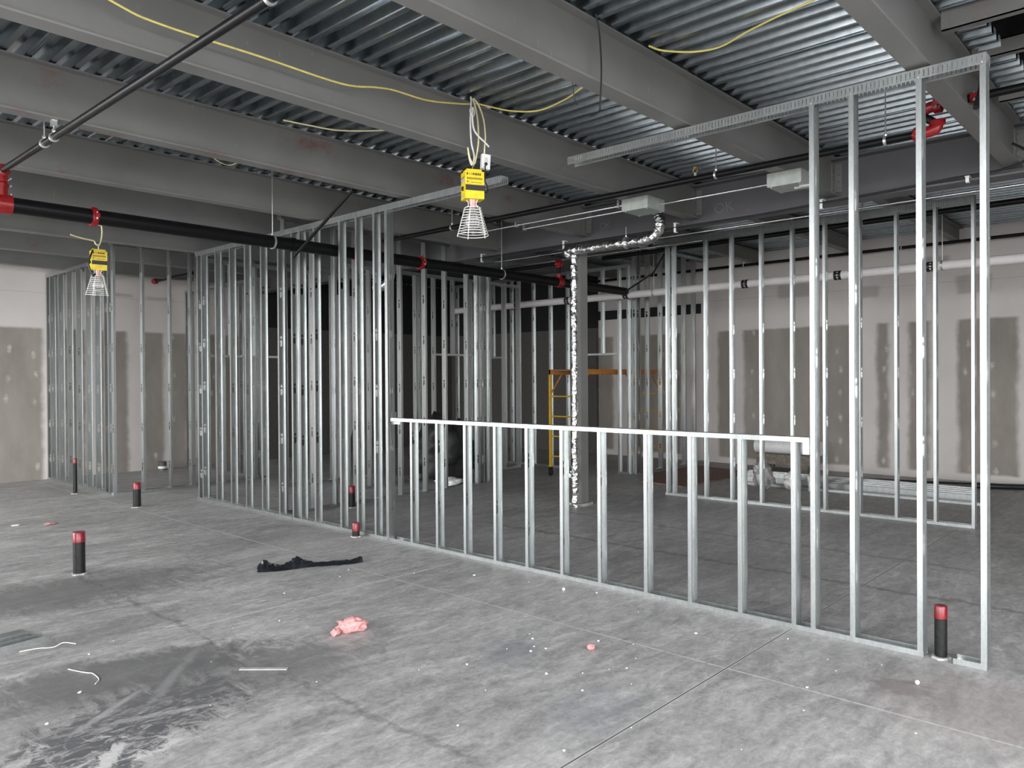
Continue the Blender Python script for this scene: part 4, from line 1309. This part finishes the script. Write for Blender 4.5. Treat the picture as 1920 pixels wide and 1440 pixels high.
# black plastic strip: crumpled sheet
bm_n, bm_m = 40, 7
v0, v1 = Vector((3.55, 6.36, 0)), Vector((4.36, 5.90, 0))
dirv = (v1-v0)
side = Vector((-dirv.y, dirv.x, 0)).normalized()
b = MB()
vs = []
for i in range(bm_n+1):
    f = i/bm_n
    wid = 0.085*(1-f)**0.5*(0.8+0.3*math.sin(9*f)) + 0.028
    hgt = 0.030 + 0.085*math.exp(-((f-0.38)/0.09)**2) + 0.07*math.exp(-((f-0.08)/0.07)**2) + 0.03*math.exp(-((f-0.97)/0.05)**2)
    for j in range(bm_m+1):
        g_ = j/bm_m*2-1
        p = v0 + dirv*f + side*(wid*g_) + Vector((0, 0, 0.004 + hgt*max(0, 1-abs(g_)**1.4)*random.uniform(0.55, 1.0)))
        vs.append(p + Vector((random.uniform(-.006, .006), random.uniform(-.006, .006), 0)))
fs = [(i*(bm_m+1)+j, i*(bm_m+1)+j+1, (i+1)*(bm_m+1)+j+1, (i+1)*(bm_m+1)+j) for i in range(bm_n) for j in range(bm_m)]
b.add(vs, fs)
bag = b.build('plastic_sheet', PLASTICBAG)
sm = bag.modifiers.new('thickness', 'SOLIDIFY'); sm.thickness = 0.003; sm.offset = 1
tag(bag, 'long crumpled strip of shiny black plastic lying on the concrete', 'plastic')


def tuft(label, x, y, s, seed, mat=PINKWOOL, name='insulation_tuft', cat='insulation', flat=0.55, elong=1.0, rot=0.0):
    rng = random.Random(seed)
    bm = bmesh.new()
    bmesh.ops.create_icosphere(bm, subdivisions=4, radius=1.0)
    from mathutils import noise as N
    for v in bm.verts:
        q = v.co.copy()
        k_ = 1 + 0.45*N.noise(q*2.0+Vector((seed, 0, 0))) + 0.25*N.noise(q*5+Vector((0, seed, 0))) + 0.10*N.noise(q*12)
        v.co = Vector((q.x*k_*s*elong, q.y*k_*s*0.6, q.z*k_*s*flat))
    zmin = min(v.co.z for v in bm.verts)
    R_ = Matrix.Rotation(rot, 3, 'Z')
    for v in bm.verts:
        v.co = R_ @ v.co
        v.co.z = max(v.co.z - zmin*0.85, 0.001)
    me = bpy.data.meshes.new(name)
    bm.to_mesh(me)
    bm.free()
    me.materials.append(mat)
    for p_ in me.polygons:
        p_.use_smooth = True
    o = bpy.data.objects.new(name, me)
    COL.objects.link(o)
    o.location = (x, y, 0)
    return tag(o, label, cat)


tuft('largest tuft of pink fibre insulation on the near floor', 3.09, 4.31, 0.085, 3.1, rot=-0.6, elong=1.15)
tuft('small torn pink tuft touching the largest one', 2.985, 4.335, 0.042, 9.2, rot=0.5)
tuft('tiny pink insulation tuft alone on the middle floor', 3.895, 2.896, 0.030, 5.0)
tuft('flat pinkish scrap on the floor toward the far left', 3.05, 10.3, 0.06, 6.5, flat=0.2)
tuft('flat white and pink scrap beside another at far left', 2.75, 10.5, 0.04, 7.5, CRUMB, 'plaster_scrap', 'scrap', 0.2)

# white crumbs
crumbs = [(3.86, 3.38), (3.80, 3.30), (3.70, 3.20), (3.72, 3.12), (3.62, 3.16), (3.55, 3.30), (4.05, 2.95), (4.15, 2.75), (3.95, 2.60), (3.78, 2.55), (3.70, 2.62), (3.55, 2.70), (3.40, 2.85), (3.35, 2.55), (3.60, 2.40), (3.20, 3.30), (3.00, 2.95), (2.95, 3.45), (3.15, 2.10), (2.75, 2.20), (2.60, 2.75), (4.60, 2.55), (4.75, 3.10), (4.85, 4.25), (4.70, 4.75), (4.40, 5.20), (4.95, 3.62), (4.90, 2.05), (4.70, 1.72), (4.82, 1.45), (4.55, 1.62), (4.20, 1.65), (3.9, 1.55), (3.3, 1.6), (4.0, 1.05), (3.6, 0.95), (2.6, 5.0), (2.9, 4.9), (2.2, 4.5), (1.9, 3.9), (1.5, 4.6), (1.25, 4.3), (2.45, 3.75), (1.75, 5.2), (1.95, 5.35), (3.9, 5.6), (4.1, 5.75), (3.3, 5.5)]
proto = None
for i, (x, y) in enumerate(crumbs):
    if proto is None:
        bm = bmesh.new()
        bmesh.ops.create_icosphere(bm, subdivisions=2, radius=0.011)
        for v in bm.verts:
            v.co *= random.uniform(0.7, 1.25)
            v.co.z = v.co.z*0.6 + 0.006
        me = bpy.data.meshes.new('plaster_crumb')
        bm.to_mesh(me); bm.free()
        me.materials.append(CRUMB)
        proto = bpy.data.objects.new('plaster_crumb', me)
        tag(proto, 'tiny white plaster crumb scattered on the concrete floor', 'debris', 'white crumbs scattered on the floor')
        o = proto
    else:
        o = proto.copy()
    COL.objects.link(o)
    o.location = (x, y, 0)
    s = random.choice([0.3, 0.35, 0.45, 0.55, 0.7])
    o.scale = (s*random.uniform(1, 1.7), s, s)
    o.rotation_euler = (0, 0, random.uniform(0, 6.28))
c = MB().sphere((0, 0, 0.009), 0.0125, 6).build('plaster_lump', CRUMB, None, True)
c.location = (4.64, 1.21, 0.002)
tag(c, 'larger white plaster lump on the floor before the short bottom track', 'debris')
c = MB().sphere((0, 0, 0.009), 0.013, 6).build('plaster_lump', CRUMB, None, True)
c.location = (4.83, 3.86, 0.002)
tag(c, 'white plaster lump near the foot of the half wall', 'debris')

# steel offcuts lower left
o = thing('track_offcut', 'galvanised track offcut lying open side up at the left edge', 'steel offcut', (1.45, 5.75, 0))
d = Vector((1.675-1.393, 5.717-5.684, 0)).normalized()
n_ = Vector((-d.y, d.x, 0))
def ochan(b, a0, L, wd, leg, z0):
    c_ = Vector(a0) + d*(-L/2)
    c_.z = z0
    b.obox(c_ + n_*(wd/2) + Vector((0, 0, 0.001)), d*(L/2), n_*(wd/2), Vector((0, 0, 0.001)))
    b.obox(c_ + Vector((0, 0, leg/2)), d*(L/2), n_*0.001, Vector((0, 0, leg/2)))
    b.obox(c_ + n_*wd + Vector((0, 0, leg/2)), d*(L/2), n_*0.001, Vector((0, 0, leg/2)))
b = MB(); ochan(b, (1.675, 5.70, 0), 1.1, 0.095, 0.032, 0.0)
b.build('track', GALV, o)
o = thing('stud_offcut', 'shiny stud offcut lying web up behind the track offcut', 'steel offcut', (1.4, 5.93, 0))
b = MB()
c_ = Vector((1.60, 5.87, 0)) - d*0.55
b.obox(c_ + n_*0.046 + Vector((0, 0, 0.036)), d*0.55, n_*0.046, Vector((0, 0, 0.001)))
b.obox(c_ + Vector((0, 0, 0.018)), d*0.55, n_*0.001, Vector((0, 0, 0.018)))
b.obox(c_ + n_*0.092 + Vector((0, 0, 0.018)), d*0.55, n_*0.001, Vector((0, 0, 0.018)))
b.build('stud', GALV, o)
w1 = MB().tube(smooth_path([(1.47, 5.57, 0.006), (1.56, 5.53, 0.012), (1.64, 5.50, 0.006), (1.70, 5.50, 0.02), (1.76, 5.46, 0.006)], 5), 0.0028, 6).build('wire_scrap', WIREWHITE, None, True)
tag(w1, 'white bent wire scrap beside the track offcut', 'wire')
w2 = MB().tube(smooth_path([(1.575, 5.02, 0.004), (1.60, 4.93, 0.006), (1.63, 4.87, 0.004), (1.645, 4.83, 0.006), (1.64, 4.72, 0.004), (1.60, 4.66, 0.004)], 5), 0.0028, 6).build('wire_scrap', WIREWHITE, None, True)
tag(w2, 'white curved wire scrap near the dark scuffed patch', 'wire')
sl = MB().obox((2.35, 4.15, 0.004), Vector((0.095, -0.105, 0)), Vector((0.011, 0.010, 0)), (0, 0, 0.003)).build('wood_sliver', plain('pale_wood', (0.36, 0.35, 0.335), 0.8))
tag(sl, 'pale flat wood sliver lying on the dark smear', 'wood')

de = thing('duct_elbow', 'shiny round metal duct elbow up behind the front studs under the sprinkler main', 'duct', (6.55, 8.28, 3.0))
MB().tube(smooth_path([(6.47, 8.42, 2.96), (6.50, 8.33, 2.965), (6.53, 8.25, 3.0), (6.55, 8.20, 3.08), (6.55, 8.19, 3.2)], 4), [0.06]*17, 16).build('elbow', EMT, de, True)
MB().tube([(6.55, 8.19, 3.2), (6.55, 8.19, 4.0)], 0.062, 16).build('riser', EMT, de, True)
sb2 = thing('sway_brace', 'black diagonal brace rising beside the end of the thick main near the corner', 'pipe brace', (11.0, 7.3, 3.3))
MB().tube([(11.05, 7.43, 3.20), (11.2, 6.98, 3.48), (11.3, 6.6, 4.1)], 0.016, 10).build('brace_tube', BLACKPIPE, sb2, True)
# grey can by the back drywall
cn = thing('metal_can', 'small grey metal can with a pale label on the floor by the back drywall', 'can', (6.35, 14.9, 0))
MB().lathe([(0.075, 0.0), (0.075, 0.16), (0.078, 0.165), (0.07, 0.17), (0.07, 0.16), (0.001, 0.16)], (6.35, 14.9, 0), 18).build('can_body', plain('can_grey', (0.16, 0.16, 0.16), 0.4, 0.4), cn, True)
MB().lathe([(0.0755, 0.035), (0.077, 0.035), (0.077, 0.08), (0.0755, 0.08)], (6.35, 14.9, 0), 18).build('can_label', WHITE, cn, True)

# scaffold behind the column
sf = thing('rolling_scaffold', 'yellow and orange rolling scaffold behind the studs and column', 'scaffold', (12.1, 8.5, 0))
def post(x, y, a, z0, z1, mat, nm):
    MB().box(x-0.02, x+0.02, y-0.02, y+0.02, z0, z1).build(nm, mat, a)
SZ = 1.87
for x in (10.42, 13.12):
    y0_, y1_ = 8.02, 8.60
    for y in (y0_, y1_):
        post(x, y, sf, 0.16, SZ, SCAFY, 'post')
        b = MB().lathe([(0.045, -0.02), (0.06, -0.012), (0.06, 0.012), (0.045, 0.02)], (x, y, 0.061), 16, 'Y')
        b.box(x-0.03, x+0.03, y-0.028, y-0.022, 0.055, 0.16).box(x-0.03, x+0.03, y+0.022, y+0.028, 0.055, 0.16).box(x-0.03, x+0.03, y-0.028, y+0.028, 0.15, 0.16)
        b.build('caster', BLACKMAT, sf)
    for z_ in (0.35, 0.70, 1.05, 1.40):
        MB().tube([(x, y0_, z_), (x, y1_, z_)], 0.013, 8).build('rung', SCAFY, sf)
for y in (8.02, 8.60):
    MB().box(10.40, 13.14, y-0.024, y+0.024, SZ-0.09, SZ).build('side_rail', SCAFO, sf)
    for xa, xb in ((10.44, 10.75), (13.10, 12.77)):
        MB().tube([(xa, y, SZ-0.42), (xb, y, SZ-0.08)], 0.014, 8).build('knee_brace', SCAFO, sf)
MB().box(10.5, 13.05, 8.05, 8.57, SZ-0.03, SZ-0.005).build('platform', PLY, sf)
MB().box(13.095, 13.145, 7.995, 8.045, 0.34, 0.72).build('red_sleeve', RED, sf)

# plywood, steel bundle, insulation bags
pw = thing('plywood_sheet', 'reddish brown plywood sheet lying on the floor behind the second partition', 'plywood', (11.8, 7.0, 0))
MB().prism([(10.75, 6.95), (10.62, 6.10), (13.0, 6.05), (13.35, 7.35), (11.7, 7.40)], 'Z', 0.0, 0.020).build('sheet', PLY, pw)
bn = thing('stud_bundle', 'long bundle of shiny steel studs lying on the floor along the right wall', 'steel bundle', (12.1, 4.1, 0))
for k_ in range(5):
    x = 11.95 + k_*0.105
    zt = 0.085 + 0.012*k_
    b = MB().box(x, x+0.09, 2.42+0.02*k_, 5.85, zt-0.0015, zt).box(x, x+0.0015, 2.42+0.02*k_, 5.85, 0.0, zt).box(x+0.0885, x+0.09, 2.42+0.02*k_, 5.85, 0.0, zt)
    b.build('stud', GALV, bn)
lt = thing('loose_track', 'single loose steel track lying on the floor before the stud bundle', 'steel track', (11.7, 4, 0))
MB().box(11.58, 11.67, 2.25, 5.6, 0.0, 0.002).box(11.58, 11.582, 2.25, 5.6, 0.0, 0.03).box(11.668, 11.67, 2.25, 5.6, 0.0, 0.03).build('track', GALV, lt)
hz = [(13.1, 5.98), (12.92, 5.6), (12.86, 4.95), (12.88, 4.3), (13.1, 3.35), (13.42, 2.46), (13.6, 2.08), (13.75, 1.6), (13.9, 0.4)]
hs = MB().tube(smooth_path([(x, y, 0.045) for x, y in hz], 5), 0.042, 10).build('black_hose', BLACKMAT, None, True)
tag(hs, 'thick black hose lying along the floor by the right drywall', 'hose')
bgm = plain('insulation_bag', (0.70, 0.66, 0.64), 0.5, var=0.3, sc=8)
tuft('crumpled white and pink printed bag on the floor behind the half wall', 11.33, 4.66, 0.16, 2.2, bgm, 'insulation_bag', 'bag', 0.8)
tuft('greyish clear plastic bag piled beside the printed bag', 11.2, 5.06, 0.2, 4.4, plain('cloudy_film', (0.42, 0.40, 0.40), 0.3, var=0.3, sc=10), 'plastic_bag', 'bag', 1.0)
tuft('pale green wrapped bundle on the floor just left of the tall jamb stud', 11.40, 4.36, 0.12, 8.8, plain('pale_wrap', (0.60, 0.64, 0.58), 0.6), 'wrapped_bundle', 'bundle', 1.4)
bx = thing('wooden_crate', 'low grey wooden crate by the right drywall carrying a white roll', 'crate', (13.75, 5.9, 0))
b = MB().box(13.55, 14.0, 5.25, 6.25, 0.12, 0.30).box(13.55, 13.65, 5.3, 5.42, 0, 0.12).box(13.55, 13.65, 6.08, 6.2, 0, 0.12).box(13.9, 14.0, 5.3, 5.42, 0, 0.12).box(13.9, 14.0, 6.08, 6.2, 0, 0.12)
b.build('crate_body', plain('weathered_wood', (0.22, 0.19, 0.16), 0.8, var=0.3), bx)
rl = MB().tube([(13.78, 5.15, 0.43), (13.78, 6.35, 0.43)], 0.13, 20).build('white_roll', WHITE, None, True)
tag(rl, 'thick white roll lying on the wooden crate by the right drywall', 'roll')

# torn drywall sheet and dark things deep inside
td = thing('torn_drywall', 'torn pale drywall sheet with ragged dark edge behind the front studs', 'drywall', (8.0, 11.35, 0))
prof = [(7.75, 0.0), (8.02, 0.0), (8.06, 0.25), (8.10, 0.4), (8.13, 0.62), (8.21, 0.9), (8.22, 1.0), (8.24, 1.15), (8.24, 3.2), (7.75, 3.2)]
MB().prism(prof, 'Y', 11.33, 11.346).build('sheet', plain('lavender_board', (0.60, 0.56, 0.58), 0.85), td)
SHADE_BOARD = plain('shade_dark_board', (0.115, 0.108, 0.10), 0.85)  # board colour darkened to carry the far corner's shade
struct(MB().box(14.12, 14.2, 10.3, 15.15, 0, 2.85).box(8.7, 14.12, 15.07, 15.15, 0, 2.85).build('wall_inner_shade', SHADE_BOARD))  # added dark panels standing in for shade deep in the corner
struct(MB().box(14.13, 14.2, 10.3, 15.15, 2.85, 4.11).box(8.7, 14.13, 15.08, 15.15, 2.85, 4.11).box(14.17, 14.2, 7.72, 10.3, 3.02, 3.22).build('wall_upper_shade', DARKVOID))  # added near-black panels for the shade above, plus a dark gap strip
tuft('big dark heap of wrapped material deep inside the dim room', 8.65, 9.4, 0.55, 1.7, plain('dark_wrap', (0.03, 0.03, 0.03), 0.6), 'dark_heap', 'heap', 0.9)
tuft('crumpled white sheet at the foot of the dark heap', 8.42, 9.05, 0.24, 3.3, WHITE, 'white_sheet', 'sheet', 0.25)
